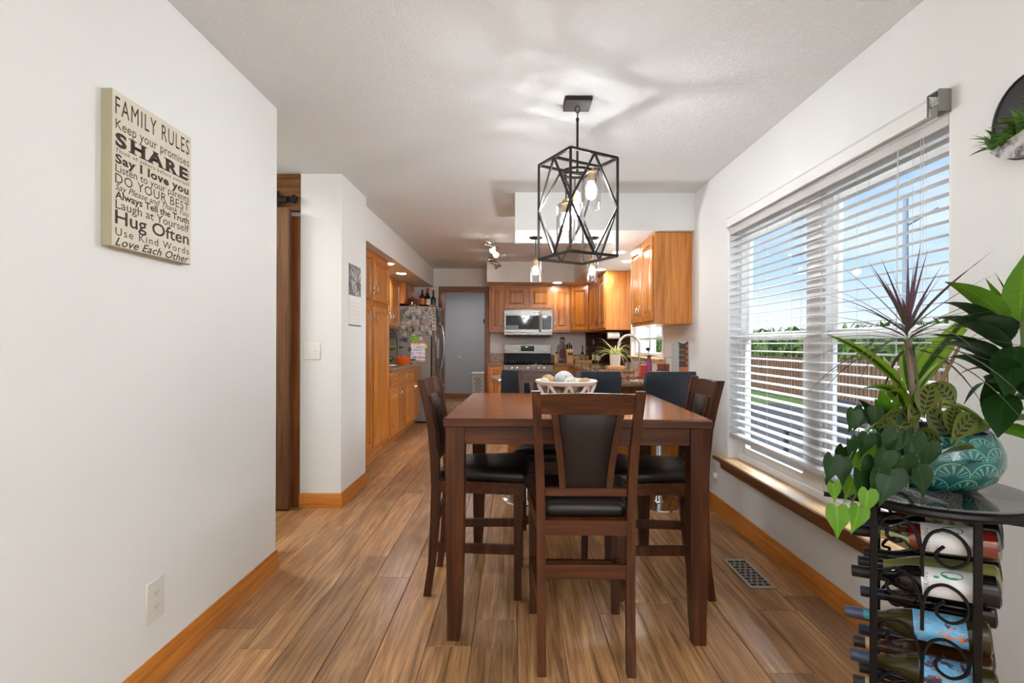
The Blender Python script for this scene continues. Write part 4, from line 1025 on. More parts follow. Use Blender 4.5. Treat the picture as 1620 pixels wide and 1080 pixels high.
rows = (('top', ((288, 565, 357, 618), (360, 565, 433, 622), (437, 567, 517, 622))), ('second', ((288, 620, 318, 692), (321, 618, 368, 694), (371, 625, 418, 694), (421, 625, 464, 692), (468, 625, 517, 692))),
        ('third', ((285, 694, 342, 772), (346, 697, 395, 774), (399, 697, 451, 775), (460, 700, 513, 777))), ('lowest', ((275, 775, 343, 822),)))
words_ = {1: ('left', 'middle', 'right'), 3: ('far left', 'inner left', 'middle right', 'far right')}
for rname, lst in rows:
    for k, q in enumerate(lst):
        x0, z0, x1, z1 = onside(*q)
        pos = {1: ['only'], 3: ['left', 'middle', 'right'], 4: ['first', 'second', 'third', 'fourth'], 5: ['first', 'second', 'third', 'fourth', 'fifth']}[len(lst)][k]
        lab = ('family snapshot, %s from the left in the %s row on fridge side' % (pos, rname)) if len(lst) > 3 else ('family snapshot, %s one in the %s row on fridge side' % (pos, rname))
        tag(MB().box((x0-x1)/2+0.005, (x1-x0)/2-0.005, -0.002, 0, -abs(z0-z1)/2+0.005, abs(z0-z1)/2-0.005).build('snapshot', PH, None, ((x0+x1)/2, FY0-0.0004, (z0+z1)/2)), lab, 'photo', 'snapshots on the fridge side')
def flat_on_side(name, lab, cat, q, mat):
    x0, z0, x1, z1 = onside(*q)
    return tag(MB().box(-abs(x1-x0)/2, abs(x1-x0)/2, -0.0022, 0, -abs(z0-z1)/2, abs(z0-z1)/2).build(name, mat, None, ((x0+x1)/2, FY0-0.0004, (z0+z1)/2)), lab, cat)
gm = NT('green_print'); gm.set(gm.ramp(gm.noise(gm.coords(), 40, 3), [(0.4, lin((90, 150, 40))), (0.6, lin((160, 215, 70)))]), 0.4)
flat_on_side('green_card', 'bright green card between snapshots and the drawing on fridge', 'card', (361, 779, 413, 822), gm.m)
cm_ = NT('speckled_card'); cm_.set(cm_.ramp(cm_.noise(cm_.coords(), 60, 3), [(0.46, lin((236, 226, 224))), (0.54, lin((130, 50, 50)))]), 0.4)
flat_on_side('speckled_card', 'small white and red speckled card beside the green card', 'card', (421, 779, 452, 823), cm_.m)
pm = NT('childs_drawing')
pv = pm.coords((1, 1, 1), False); sx_ = pm.n('ShaderNodeSeparateXYZ'); pm.l(pv, sx_.inputs[0])
nz_ = pm.noise(pv, 20, 3, 0.6, 1.0)
st_ = pm.ramp(pm.math('ADD', pm.math('MULTIPLY', sx_.outputs[2], 3.6), 0.5), [(0.05, lin((240, 110, 90))), (0.12, lin((245, 245, 250))), (0.25, lin((90, 130, 210))), (0.32, lin((245, 245, 250))), (0.48, lin((190, 120, 200))), (0.54, lin((245, 245, 250))), (0.66, lin((120, 190, 220))), (0.72, lin((246, 246, 250))), (0.80, lin((200, 110, 170))), (0.86, lin((250, 248, 248))), (0.93, lin((248, 180, 120)))])
pm.set(pm.mix(pm.ramp(nz_, [(0.45, (0, 0, 0, 1)), (0.6, (1, 1, 1, 1))]), st_, lin((246, 245, 248))), 0.7)
flat_on_side('childs_drawing', "child's drawing in crayon stripes hanging low on the fridge side", 'drawing', (361, 826, 463, 955), pm.m)
bx = onside(461, 848, 461, 848)
tag(MB().lathe([(0.0001, 0.012), (0.030, 0.012), (0.034, 0.008), (0.034, 0)], 20, Matrix.Rotation(PI/2, 4, 'X')).build('round_magnet', plain('pale_yellow_magnet', (222, 218, 160), 0.4), None, (bx[0], FY0-0.0004-0.0025, bx[1])), 'round pale yellow magnet holding the corner of the drawing', 'magnet')
bx = onside(352, 868, 352, 868)
tag(MB().box(-0.025, 0.025, -0.01, 0, -0.03, 0.03, 0.006).build('clip_magnet', plain('olive_magnet', (110, 96, 60), 0.5), None, (bx[0], FY0-0.0004, bx[1])), 'olive clip magnet at left of the drawing on fridge', 'magnet')
bx = onside(291, 856, 291, 856)
tag(MB().box(-0.03, 0.03, -0.012, 0, -0.012, 0.02, 0.005).build('clip_magnet', plain('dark_magnet', (66, 62, 60), 0.5), None, (bx[0], FY0-0.0004, bx[1])), 'dark clip magnet low on fridge side above orange bowl', 'magnet')
fp = thing('photo_strip', 'photo booth strip on the near edge of the fridge door', 'photo', (FX+0.048, FY0-0.0004, 1.52))
MB().box(-0.022, 0.022, -0.0015, 0, -0.115, 0.115).build('strip_paper', M['white'], fp)
for k in range(4): MB().box(-0.016, 0.016, -0.0022, -0.0014, -0.105+k*0.055, -0.058+k*0.055).build('strip_picture', PH, fp)
mg = random.Random(9)
mcols = [(190, 60, 50), (60, 110, 150), (220, 190, 110), (90, 130, 80), (230, 226, 220), (150, 100, 60), (60, 60, 64), (200, 150, 160)]
for k in range(12):
    y = 0.04+0.62*((k*0.37) % 1.0); z = 1.34+0.40*((k*0.61) % 1.0); c = mcols[k % 8]
    cname = ('red', 'blue', 'yellow', 'green', 'white', 'brown', 'black', 'pink')[k % 8]
    twins = [1.34+0.40*((q*0.61) % 1.0) for q in range(12) if q % 8 == k % 8]
    which = '' if len(twins) == 1 else ('higher of two ' if z == max(twins) else 'lower of two ')
    tag(MB().box(0, 0.012, -0.028, 0.028, -0.022, 0.030, 0.004).build('fridge_magnet', plain('magnet_'+cname, c, 0.4), None, (FX+0.0855, FY0+y, z)), '%ssmall %s souvenir magnet%s on the fridge door front' % (which, cname, 's' if which else ''), 'magnet', 'souvenir magnets on the fridge front')
# things on top of the fridge
def bottle(name, lab, cat, loc, r, h, glass, cap, label=None, neck=0.36, group=None):
    b = thing(name, lab, cat, loc, 0, group)
    sh = h*(1-neck)
    MB().lathe([(0.0001, 0), (r*0.95, 0.0), (r, 0.006), (r, sh*0.86), (r*0.92, sh*0.94), (r*0.55, sh*1.03), (r*0.38, sh*1.12), (r*0.36, h*0.97), (0.0001, h*0.97)], 18).build('glass_body', glass, b)
    MB().lathe([(0.0001, h*1.002), (r*0.42, h*1.0), (r*0.42, h*0.80), (r*0.37, h*0.795)], 16, cap=False).build('cap', cap, b)
    if label: MB().lathe([(r+0.0008, sh*0.22), (r+0.0008, sh*0.72)], 16, Matrix.Rotation(-PI/2, 4, 'Z'), a0=-1.3, a1=1.3).build('label', label, b)
    return b
gb_ = plain('brown_bottle_glass', (60, 34, 16), 0.08); gg_ = plain('green_bottle_glass', (34, 52, 24), 0.08); gk_ = plain('dark_bottle_glass', (20, 18, 16), 0.06)
capr = plain('red_foil_cap', (170, 36, 30), 0.35, 0.3); capk = plain('black_cap', (28, 28, 30), 0.4); capg = plain('gold_cap', (190, 160, 90), 0.3, 0.7)
labw = plain('cream_label', (226, 218, 200), 0.6); labo = plain('amber_label', (190, 120, 50), 0.6)
TZ = 1.766
bottle('liquor_bottle', 'brown liquor bottle with amber label on top of fridge', 'bottle', (-1.445, 7.95, TZ), 0.042, 0.27, gb_, capk, labo, 0.3)
bottle('liquor_bottle', 'red-capped bottle with cream label on top of fridge', 'bottle', (-1.362, 7.99, TZ), 0.040, 0.30, gk_, capr, labw, 0.4)
bottle('liquor_bottle', 'green bottle at the right end on top of the fridge', 'bottle', (-1.30, 8.12, TZ), 0.038, 0.28, gg_, capk, None, 0.4)
bottle('liquor_bottle', 'dark bottle standing behind the others on top of fridge', 'bottle', (-1.41, 8.14, TZ), 0.038, 0.30, gk_, capg, None, 0.4)
bx_ = thing('pink_box', 'pale pink cardboard box at the back on top of fridge', 'box', (-1.57, 8.18, TZ))
MB().box(-0.115, 0.115, -0.09, 0.09, 0, 0.20, 0.003).build('box_body', plain('pink_card', (214, 168, 178), 0.6), bx_)
MB().box(-0.117, 0.117, -0.092, 0.092, 0.185, 0.235, 0.003).build('box_lid', plain('pink_lid', (222, 178, 188), 0.6), bx_)
ck = thing('glass_cake_dome', 'glass domed cake stand on the front left of fridge top', 'cake dome', (-1.575, 7.86, TZ))
MB().lathe([(0.0001, 0), (0.085, 0.0), (0.095, 0.012), (0.0001, 0.014)], 24).build('cake_plate', plain('brown_plate', (120, 86, 60), 0.4), ck)
MB().lathe([(0.090, 0.014), (0.090, 0.085), (0.075, 0.12), (0.03, 0.142), (0.0001, 0.146)], 24, cap=False).build('dome', thin_glass('amber_dome_glass', (0.80, 0.70, 0.60), 0.2, 0.02, 0.6), ck)
MB().ball((0, 0, 0.160), 0.016, 12, 8).build('knob', M['nickel'], ck)

# ------------------------------------------------------------------ left counter clutter
CZ = 0.9105
ob = thing('orange_bowl', 'round orange bowl of tomatoes on the left counter', 'bowl', (-1.545, 7.03, CZ))
MB().lathe([(0.0001, 0), (0.055, 0.0), (0.06, 0.008), (0.10, 0.05), (0.118, 0.098), (0.113, 0.098), (0.095, 0.052), (0.05, 0.014), (0.0001, 0.012)], 28).build('bowl_body', plain('orange_glaze', (222, 112, 40), 0.3), ob)
for k, (dx, dy, dz) in enumerate(((-0.045, -0.03, 0.088), (0.04, 0.0, 0.088), (-0.01, 0.05, 0.088))):
    o = MB().ball((0, 0, 0), 0.038, 14, 9, (1, 1, 0.85)).build('tomato', plain('tomato_red', (206, 66, 40), 0.25), None, (-1.545+dx, 7.03+dy, CZ+dz)); tag(o, ('ripe red tomato at left in the orange bowl', 'ripe red tomato at right in the orange bowl', 'ripe red tomato at the back in the orange bowl')[k], 'tomato', 'tomatoes in the orange bowl')
    MB().leaf((0, 0, 0.031), (1, 0, 0.3), 0.02, 0.006, 0.4, 2).leaf((0, 0, 0.031), (-1, 0.3, 0.3), 0.02, 0.006, 0.4, 2).build('stem', plain('tomato_stem', (80, 110, 40), 0.6), o)
ft = thing('tiered_fruit_basket', 'black wire tiered fruit basket against the left wall', 'basket', (-1.80, 7.22, CZ+0.006))
for z, r in ((0.03, 0.125), (0.20, 0.12), (0.36, 0.10)):
    m = MB()
    for dz, k in ((0, 0.85), (0.03, 0.95), (0.06, 1.0)): m.tube([(r*k*math.cos(2*PI*i/20), r*k*math.sin(2*PI*i/20), z+dz) for i in range(20)], 0.003, 5, True)
    for i in range(14): a = 2*PI*i/14; m.tube([(0.3*r*math.cos(a), 0.3*r*math.sin(a), z-0.005), (0.85*r*math.cos(a), 0.85*r*math.sin(a), z), (r*math.cos(a), r*math.sin(a), z+0.06)], 0.002, 4)
    m.build('wire_tier', M['blackmetal'], ft)
for s_ in (-1, 1): MB().tube([(0.12*s_, 0, 0), (0.13*s_, 0, 0.09), (0.14*s_, 0, 0.26), (0.11*s_, 0, 0.42), (0.06*s_, 0, 0.48)], 0.005, 6).build('upright', M['blackmetal'], ft)
lm = plain('lime_green', (128, 158, 48), 0.35)
for k, (dx, dy, dz) in enumerate(((0.05, -0.05, 0.235), (0.09, 0.02, 0.235), (0.0, 0.06, 0.235), (-0.05, -0.04, 0.235), (0.06, -0.07, 0.062), (0.0, 0.0, 0.062))):
    tag(MB().ball((0, 0, 0), 0.032, 12, 8, (1, 1, 0.95)).build('lime', lm if k < 4 else plain('avocado_green', (70, 96, 40), 0.5), None, (-1.80+dx, 7.22+dy, CZ+dz+0.006)), ('green lime at front of the middle wire tier', 'green lime at right of the middle wire tier', 'green lime at back of the middle wire tier', 'green lime at left of the middle wire tier', 'dark green avocado at front of the bottom wire tier', 'dark green avocado in the middle of the bottom wire tier')[k], 'fruit', 'fruit in the tiered wire basket')
jr = thing('spice_jar', 'squat glass jar with dark lid right of the orange bowl', 'jar', (-1.455, 7.30, CZ))
MB().lathe([(0.0001, 0), (0.042, 0), (0.046, 0.01), (0.046, 0.04), (0.04, 0.05), (0.0001, 0.05)], 20).build('jar_body', plain('amber_jar', (170, 140, 96), 0.2), jr)
MB().lathe([(0.0001, 0.05), (0.04, 0.05), (0.04, 0.07), (0.0001, 0.072)], 20).build('lid', M['black'], jr)
np_ = thing('paper_plates', 'white plates at the near end of the left counter', 'plate', (-1.60, 6.42, CZ))
MB().lathe([(0.0001, 0), (0.08, 0), (0.12, 0.018), (0.118, 0.02), (0.08, 0.004), (0.0001, 0.004)], 28).build('plate_rim', M['white'], np_)

# ------------------------------------------------------------------ far hall
hm = thing('laundry_hamper', 'white pierced plastic laundry hamper in the hall beyond doorway', 'hamper', (-0.66, 10.75, 0))
def hq(z, k=1.0): return 0.20+0.035*z/0.6
MB().rings([[(-hq(z), -hq(z)*0.8, z), (hq(z), -hq(z)*0.8, z), (hq(z), hq(z)*0.8, z), (-hq(z), hq(z)*0.8, z)] for z in (0, 0.02, 0.585)], cap1=False).build('hamper_body', M['white'], hm)
MB().box(-0.25, 0.25, -0.205, 0.205, 0.575, 0.605, 0.008).build('hamper_rim', M['white'], hm)
hh = MB()
for r_ in range(9):
    for c_ in range(8):
        if c_ in (3, 4): continue
        x = -0.155+c_*0.044+(0.011 if r_ % 2 else -0.011); z = 0.11+r_*0.046; y = -hq(z)*0.8
        hh.prism([(-0.013, 0), (0, -0.017), (0.013, 0), (0, 0.017)], -0.001, 0.0012, Matrix.Translation((x, y, z)) @ Matrix.Rotation(PI/2, 4, 'X'))
tag(hh.build('hole', plain('hamper_holes', (40, 40, 42), 0.9), hm), kind='stuff')
kr = thing('key_rack', 'small black key rack on the grey hall wall', 'key rack', (-0.63, 11.3, 1.70))
MB().box(-0.075, 0.075, -0.02, 0, -0.045, 0.045, 0.003).build('rack_plate', M['black'], kr)
for x in (-0.05, 0, 0.05): MB().tube([(x, -0.02, -0.03), (x, -0.035, -0.035), (x, -0.035, -0.022)], 0.003, 5).build('hook', M['nickel'], kr)
MB().box(-0.02, -0.005, -0.024, -0.008, 0.045, 0.075, 0.002).build('tag', M['black'], kr)
ds = thing('door_stop', 'small round white bumper low on the grey hall wall', 'bumper', (-1.235, 11.3, 0.90))
MB().lathe([(0.0001, 0.014), (0.028, 0.013), (0.045, 0.004), (0.045, 0)], 20, Matrix.Rotation(PI/2, 4, 'X')).build('bumper_disc', plain('grey_bumper', (196, 196, 198), 0.5), ds)
# ------------------------------------------------------------------ far and right counter clutter
def stand(name, lab, cat, px, Y, z=CZ, rz=0): return thing(name, lab, cat, ((px-815)*Y/810, Y, z), rz)
def roundrect(w, h, r, n=5):
    out = []
    for (cx, cy, a0) in ((w/2-r, h-r, 0), (-w/2+r, h-r, 90), (-w/2+r, r, 180), (w/2-r, r, 270)):
        for k in range(n): a = R(a0+90*k/(n-1)); out.append((cx+r*math.cos(a), cy+r*math.sin(a)))
    return out
XZ = Matrix.Rotation(PI/2, 4, 'X')     # (x, y) drawn shape stands up: y becomes z, thickness along -y
cb = stand('paddle_board', 'dark paddle cutting board with woven pattern leaning by range', 'cutting board', 890, 8.38)
cb.rotation_euler = (R(-4), 0, 0)
shape = [(-0.075, 0.0), (0.075, 0.0), (0.082, 0.01), (0.082, 0.245), (0.07, 0.272), (0.036, 0.285), (0.030, 0.31), (0.036, 0.38), (0.026, 0.402), (0, 0.408), (-0.026, 0.402), (-0.036, 0.38), (-0.030, 0.31), (-0.036, 0.285), (-0.07, 0.272), (-0.082, 0.245), (-0.082, 0.01)]
MB().prism(shape, 0, 0.018, XZ).build('board_body', plain('dark_walnut_board', (62, 34, 26), 0.5), cb)
pbm = NT('woven_board_pattern'); vo = pbm.n('ShaderNodeTexVoronoi'); vo.inputs['Scale'].default_value = 75; pbm.l(pbm.coords(rand=False), vo.inputs['Vector'])
pbm.set(pbm.ramp(vo.outputs['Distance'], [(0.36, lin((226, 214, 198))), (0.5, lin((66, 36, 28)))]), 0.5)
MB().prism([(x*0.82, 0.02+y*0.9) for x, y in shape], 0.018, 0.0195, XZ).build('pattern_inlay', pbm.m, cb)
MB().prism([(0.052*math.cos(a), 0.13+0.09*math.sin(a)) for a in [2*PI*k/24 for k in range(24)]], 0.0195, 0.021, XZ).build('oval_inlay', plain('burgundy_inlay', (104, 38, 38), 0.5), cb)
lb = stand('wooden_box', 'small pale wooden box left of the paddle board by range', 'box', 880, 8.24)
MB().box(-0.03, 0.03, -0.04, 0.04, 0, 0.13, 0.004).build('box_body', M['pale'], lb)
MB().lathe([(0.0001, 0.13), (0.012, 0.13), (0.012, 0.165), (0.0001, 0.166)], 12).build('stopper', M['black'], lb)
kb_ = stand('knife_block', 'pale wood knife block with black-handled knives on far counter', 'knife block', 901, 8.15)
MB().prism([(-0.09, 0), (0.05, 0), (0.06, 0.175), (-0.03, 0.215), (-0.09, 0.10)], -0.05, 0.05, Matrix.Rotation(PI/2, 4, 'Z') @ XZ).build('block', M['pale'], kb_)
for (x, y, z, l) in ((-0.032, 0.0, 0.19, 0.11), (0.0, 0.01, 0.195, 0.12), (0.03, 0.015, 0.19, 0.09)):
    k = MB().tube([(x, y, z), (x, y-0.02, z+l*0.6), (x, y-0.025, z+l)], [0.009, 0.012, 0.009], 8).build('knife_handle', M['black'], kb_)
for k in range(4): MB().tube([(-0.03+k*0.02, -0.085, 0.115), (-0.03+k*0.02, -0.115, 0.16)], 0.007, 6).build('steak_knife_handle', M['black'], kb_)
tr = stand('wooden_tray', 'pale wooden tray holding bottles on the far corner counter', 'tray', 924.5, 8.20)
MB().box(-0.165, 0.165, -0.11, 0.11, 0, 0.035, 0.006).build('tray_board', M['pale_x'], tr)
TRZ = CZ+0.0355
bottle('oil_bottle', 'brown oil bottle at the left end of the wooden tray', 'bottle', ((921.5-815)*8.22/810, 8.22, TRZ), 0.024, 0.235, gb_, capk, labo, 0.45)
bottle('sauce_bottle', 'tall slim dark bottle in front of the brown corner board', 'bottle', ((939-815)*8.05/810, 8.05, CZ), 0.024, 0.36, gk_, plain('silver_cap', (190, 190, 194), 0.3, 0.8), labw, 0.5)
bottle('wine_bottle', 'dark wine bottle with cream label in far counter corner', 'bottle', ((946-815)*8.0/810, 8.0, CZ), 0.036, 0.27, gk_, capk, labw, 0.4)
bottle('vinegar_bottle', 'slim amber bottle behind the orange-lidded jar on tray', 'bottle', ((929-815)*8.25/810, 8.25, TRZ), 0.017, 0.225, plain('amber_oil', (150, 96, 50), 0.2), plain('pale_stopper', (206, 170, 130), 0.5), None, 0.5)
for px, c, lab in ((924, (90, 170, 190), 'small turquoise-wrapped jar on the wooden tray'), (929.5, (206, 120, 70), 'small orange-lidded jar on the wooden tray')):
    j = stand('small_jar', lab, 'jar', px, 8.13, TRZ)
    MB().lathe([(0.0001, 0), (0.022, 0), (0.022, 0.05), (0.018, 0.055), (0.0001, 0.055)], 16).build('jar_body', plain('jar_colour', c, 0.4), j)
    MB().lathe([(0.0001, 0.055), (0.021, 0.055), (0.021, 0.072), (0.0001, 0.073)], 16).build('lid', plain('jar_lid', (214, 170, 120), 0.4), j)
od = stand('oval_dish', 'cream oval dish leaning on the backsplash by knife block', 'dish', 913, 8.40, CZ+0.036)
MB().prism([(0.055*math.cos(a), 0.035+0.035*math.sin(a)) for a in [2*PI*k/24 for k in range(24)]], 0, 0.012, XZ).build('dish_body', plain('cream_glaze', (214, 196, 156), 0.4), od)
cp = thing('backsplash_panel', 'dark brown wood panel in the far kitchen corner under cabinets', 'panel', (1.16, YF-0.002, CZ))
MB().box(0, 0.30, -0.028, -0.021, 0.0, 0.478).build('panel_board', wood('dark_panel', (52, 28, 18), (74, 42, 26), (90, 54, 34), 'z', 0.5), cp)
cq = thing('backsplash_panel', 'dark brown wood panel on the window wall under the cabinet', 'panel', (XR-0.001, 7.2, CZ))
MB().box(-0.012, 0.0, -0.72, 1.21, 0.0, 0.472).build('panel_board', wood('dark_panel_side', (52, 28, 18), (74, 42, 26), (90, 54, 34), 'z', 0.5), cq)
ptl = thing('paper_towel_holder', 'under-cabinet paper towel roll above the spider plant', 'paper towel', (1.33, 6.60, 1.315))
MB().lathe([(0.0001, -0.02), (0.042, -0.02), (0.042, 0.13), (0.0001, 0.13)], 22, Matrix.Rotation(PI/2, 4, 'Y')).build('paper_roll', M['white'], ptl).location = (-0.12, 0, 0)
MB().lathe([(0.0001, 0.04), (0.03, 0.04), (0.03, 0.055), (0.0001, 0.055)], 16, Matrix.Rotation(PI/2, 4, 'Y')).box(0.03, 0.05, -0.01, 0.01, 0, 0.069).build('holder_end', M['black'], ptl)
# faucet
fc = thing('kitchen_faucet', 'brushed nickel gooseneck faucet in front of the small window', 'faucet', (1.375, 5.66, CZ))
g = [(0, 0, 0.0), (0, 0, 0.24)]
for k in range(13): a = PI*k/12; g.append((-0.115+0.115*math.cos(a), 0.02*k/12, 0.275+0.115*math.sin(a)))
g += [(-0.236, 0.02, 0.22)]
MB().tube(g, 0.0145, 10).build('spout', M['nickel'], fc)
MB().tube([(-0.232, 0.02, 0.26), (-0.245, 0.02, 0.165)], [0.016, 0.021], 12).build('spray_head', M['nickel'], fc)
MB().lathe([(0.0001, 0), (0.03, 0), (0.03, 0.012), (0.02, 0.03), (0.0145, 0.05), (0.0001, 0.05)], 20).build('faucet_base', M['nickel'], fc)
MB().tube([(0, 0, 0.09), (0.03, -0.03, 0.10), (0.06, -0.07, 0.085)], [0.010, 0.010, 0.006], 8).build('lever', M['nickel'], fc)
sk = thing('kitchen_sink', 'stainless sink rim set into the right-hand counter', 'sink', (1.13, 5.91, CZ))
MB().rings([[(-0.2, -0.38, 0.0), (0.16, -0.38, 0.0), (0.16, 0.38, 0.0), (-0.2, 0.38, 0.0)], [(-0.2, -0.38, 0.003), (0.16, -0.38, 0.003), (0.16, 0.38, 0.003), (-0.2, 0.38, 0.003)], [(-0.185, -0.365, 0.003), (0.145, -0.365, 0.003), (0.145, 0.365, 0.003), (-0.185, 0.365, 0.003)], [(-0.18, -0.36, 0.001), (0.14, -0.36, 0.001), (0.14, 0.36, 0.001), (-0.18, 0.36, 0.001)]]).build('sink_rim', M['steel'], sk)
# spider plant
tv = thing('wooden_trivet', 'square wooden trivet under the white spider plant pot', 'trivet', (1.035, 5.30, 0.9485))
MB().box(-0.085, 0.085, -0.085, 0.085, 0, 0.03, 0.004).build('trivet_block', M['pale_x'], tv)
spt = thing('spider_plant', 'spider plant with arching striped leaves in white pot', 'plant', (1.035, 5.30, 0.979))
MB().lathe([(0.0001, 0), (0.046, 0), (0.050, 0.006), (0.056, 0.115), (0.052, 0.115), (0.048, 0.02), (0.0001, 0.018)], 26).build('pot', M['white'], spt)
MB().lathe([(0.0001, 0.10), (0.052, 0.10)], 20).build('soil', plain('potting_soil', (48, 36, 28), 0.95), spt)
spm = leafmat('spider_leaf', (146, 170, 72), (226, 226, 160), 'mid')
lr = random.Random(21)
for k in range(46):
    a = lr.uniform(0, 2*PI); el = lr.uniform(0.5, 1.3)
    MB().leaf((0.02*math.cos(a), 0.02*math.sin(a), 0.10), (math.cos(a)*math.cos(el), math.sin(a)*math.cos(el), math.sin(el)), lr.uniform(0.17, 0.32), 0.013, lr.uniform(1.8, 3.2), 7, 0.5).build('leaf', spm, spt, recalc=False)
dg_ = thing('drinking_glass', 'small clear drinking glass right of the spider plant', 'glass', (1.16, 5.25, CZ+0.038))
MB().lathe([(0.0001, 0), (0.026, 0), (0.031, 0.07), (0.029, 0.07), (0.024, 0.006), (0.0001, 0.006)], 20, cap=False).build('glass_wall', M['shade'], dg_)
# peninsula right end
PY = 4.75
def on_pen(px, Y=PY): return (px-815)*Y/810
rb = thing('coral_box', 'coral red ribbed box on the peninsula beside the vase', 'box', (on_pen(1016, 5.0), 5.0-0.05, CZ))
m = MB().box(-0.037, 0.037, -0.037, 0.037, 0, 0.092, 0.003)
m.build('box_body', plain('coral_red', (206, 84, 72), 0.4), rb)
for k in range(5): MB().box(-0.032+k*0.0145, -0.026+k*0.0145, -0.040, -0.037, 0.006, 0.086, 0.001).build('box_rib', plain('coral_rib', (214, 92, 80), 0.4), rb)
vs_ = thing('purple_vase', 'slim purple glass vase with a burgundy dahlia', 'vase', (on_pen(1027, 4.85), 4.85, CZ))
MB().lathe([(0.0001, 0), (0.026, 0), (0.028, 0.01), (0.026, 0.10), (0.017, 0.15), (0.020, 0.17), (0.017, 0.17), (0.014, 0.15), (0.02, 0.02), (0.0001, 0.012)], 22, cap=False).build('vase_body', plain('purple_glass', (160, 70, 120), 0.12), vs_)
MB().tube([(0, 0, 0.03), (0.005, 0, 0.17), (-0.012, 0, 0.235)], 0.003, 6).build('stem', plain('stem_green', (90, 130, 60), 0.5), vs_)
fm = plain('burgundy_petal', (86, 26, 44), 0.6)
fb = MB()
for ring, (n_, el, ln) in enumerate(((14, 0.1, 0.036), (12, 0.5, 0.032), (9, 0.9, 0.027), (6, 1.25, 0.022))):
    for k in range(n_):
        a = 2*PI*(k+0.5*(ring % 2))/n_; fb.leaf((-0.012, 0, 0.237), (math.cos(a)*math.cos(el), math.sin(a)*math.cos(el), math.sin(el)), ln, 0.014, -0.7, 3)
fb.ball((-0.012, 0, 0.243), 0.014, 10, 6); fb.build('flower', fm, vs_, recalc=False)
for k in range(9):
    a = 2*PI*k/9; MB().leaf((0, 0, 0.165), (math.cos(a)*0.8, math.sin(a)*0.8, 0.6), 0.09, 0.030, 1.2, 5).build('leaf', leafmat('vase_leaf', (76, 120, 50), (130, 170, 80)) if k == 0 else bpy.data.materials['vase_leaf'], vs_, recalc=False)
bk = thing('woven_basket', 'reddish woven oval basket on the peninsula', 'basket', (on_pen(1052, 5.05), 4.93, CZ))
bkm = weave('woven_red_basket', (110, 52, 34), (168, 92, 66), 60, 'dots')
MB().lathe([(0.0001, 0), (0.085, 0), (0.10, 0.01), (0.112, 0.10), (0.106, 0.10), (0.095, 0.015), (0.0001, 0.012)], 30, Matrix.Diagonal((1.0, 0.62, 1, 1))).build('basket_body', bkm, bk)
MB().tube([(0.110*math.cos(2*PI*k/30), 0.110*0.62*math.sin(2*PI*k/30), 0.10) for k in range(30)], 0.005, 6, True).build('basket_rim', bkm, bk)
ct_ = thing('cream_canister', 'short cream canister with black lid rim on the peninsula', 'canister', (on_pen(1047.5, 4.55), 4.55, CZ))
MB().lathe([(0.0001, 0), (0.048, 0), (0.05, 0.004), (0.05, 0.058), (0.0001, 0.058)], 26).build('canister_body', plain('cream_enamel', (222, 204, 164), 0.35), ct_)
MB().lathe([(0.0001, 0.058), (0.052, 0.058), (0.053, 0.066), (0.0001, 0.067)], 26).build('lid', M['black'], ct_)
dc = thing('dish_cloth', 'dark blue and red crumpled cloth on the peninsula', 'cloth', (on_pen(997, 4.45), 4.45, CZ))
cv = []; cf = []; cr_ = random.Random(4); N_ = 10
for i in range(N_):
    for j in range(N_):
        x = -0.11+0.22*i/(N_-1); y = -0.08+0.16*j/(N_-1)
        cv.append((x, y, 0.004+0.028*abs(mnoise.noise(Vector((x*22, y*22, 0.3))))))
for i in range(N_-1):
    for j in range(N_-1): cf.append((i*N_+j, (i+1)*N_+j, (i+1)*N_+j+1, i*N_+j+1))
clm = NT('blue_red_cloth'); clm.set(clm.ramp(clm.noise(clm.coords(), 9, 2), [(0.44, lin((48, 48, 78))), (0.5, lin((150, 60, 60)))]), 0.85)
MB().add(cv, cf).build('cloth_fold', clm.m, dc, angle=180)
# art sculpture box
ab = thing('ceramic_wall_vase', 'speckled grey slab vase with orange and black painted panel', 'vase', (on_pen(1081, 4.35), 4.35, CZ), R(-8))
gsp = weave('grey_speckle_slab', (96, 98, 100), (186, 186, 184), 120, 'speck')
MB().prism([(-0.092, 0), (-0.04, 0), (-0.04, 0.295), (-0.055, 0.315), (-0.092, 0.300)], -0.03, 0.03, XZ).build('left_slab', gsp, ab)
MB().prism([(0.035, -0.0), (0.092, -0.0), (0.092, 0.322), (0.035, 0.322)], -0.015, 0.045, XZ).build('right_slab', weave('pale_speckle_slab', (140, 140, 140), (206, 206, 202), 120, 'speck'), ab)
MB().prism([(-0.04, 0), (0.035, 0), (0.035, 0.315), (0.015, 0.300), (-0.005, 0.296), (-0.025, 0.302), (-0.04, 0.312)], -0.02, 0.022, XZ).build('panel', plain('charcoal_panel', (72, 60, 54), 0.5), ab)
ora = plain('orange_glaze_band', (196, 116, 50), 0.4); rus = plain('rust_glaze_band', (128, 58, 40), 0.4)
for z0, z1, m_ in ((0.0, 0.03, ora), (0.03, 0.062, rus), (0.062, 0.10, ora)): MB().box(-0.040, 0.035, -0.0235, -0.0215, z0, z1).build('painted_band', m_, ab)
for k in range(8): MB().box(0.018, 0.0345, -0.0235, -0.0215, 0.10+k*0.024, 0.122+k*0.024).build('painted_block', (rus, ora)[k % 2], ab)
for r_ in range(3):
    for c_ in range(4): MB().box(-0.034+c_*0.012, -0.031+c_*0.012, -0.0235, -0.0215, 0.15+r_*0.045, 0.163+r_*0.045).build('painted_dash', plain('pale_dash', (224, 180, 110), 0.5) if (r_, c_) == (0, 0) else bpy.data.materials['pale_dash'], ab)
wf = thing('wire_frame_stand', 'thin black wire stand behind the cream canister', 'stand', (on_pen(1062, 4.5), 4.56, CZ))
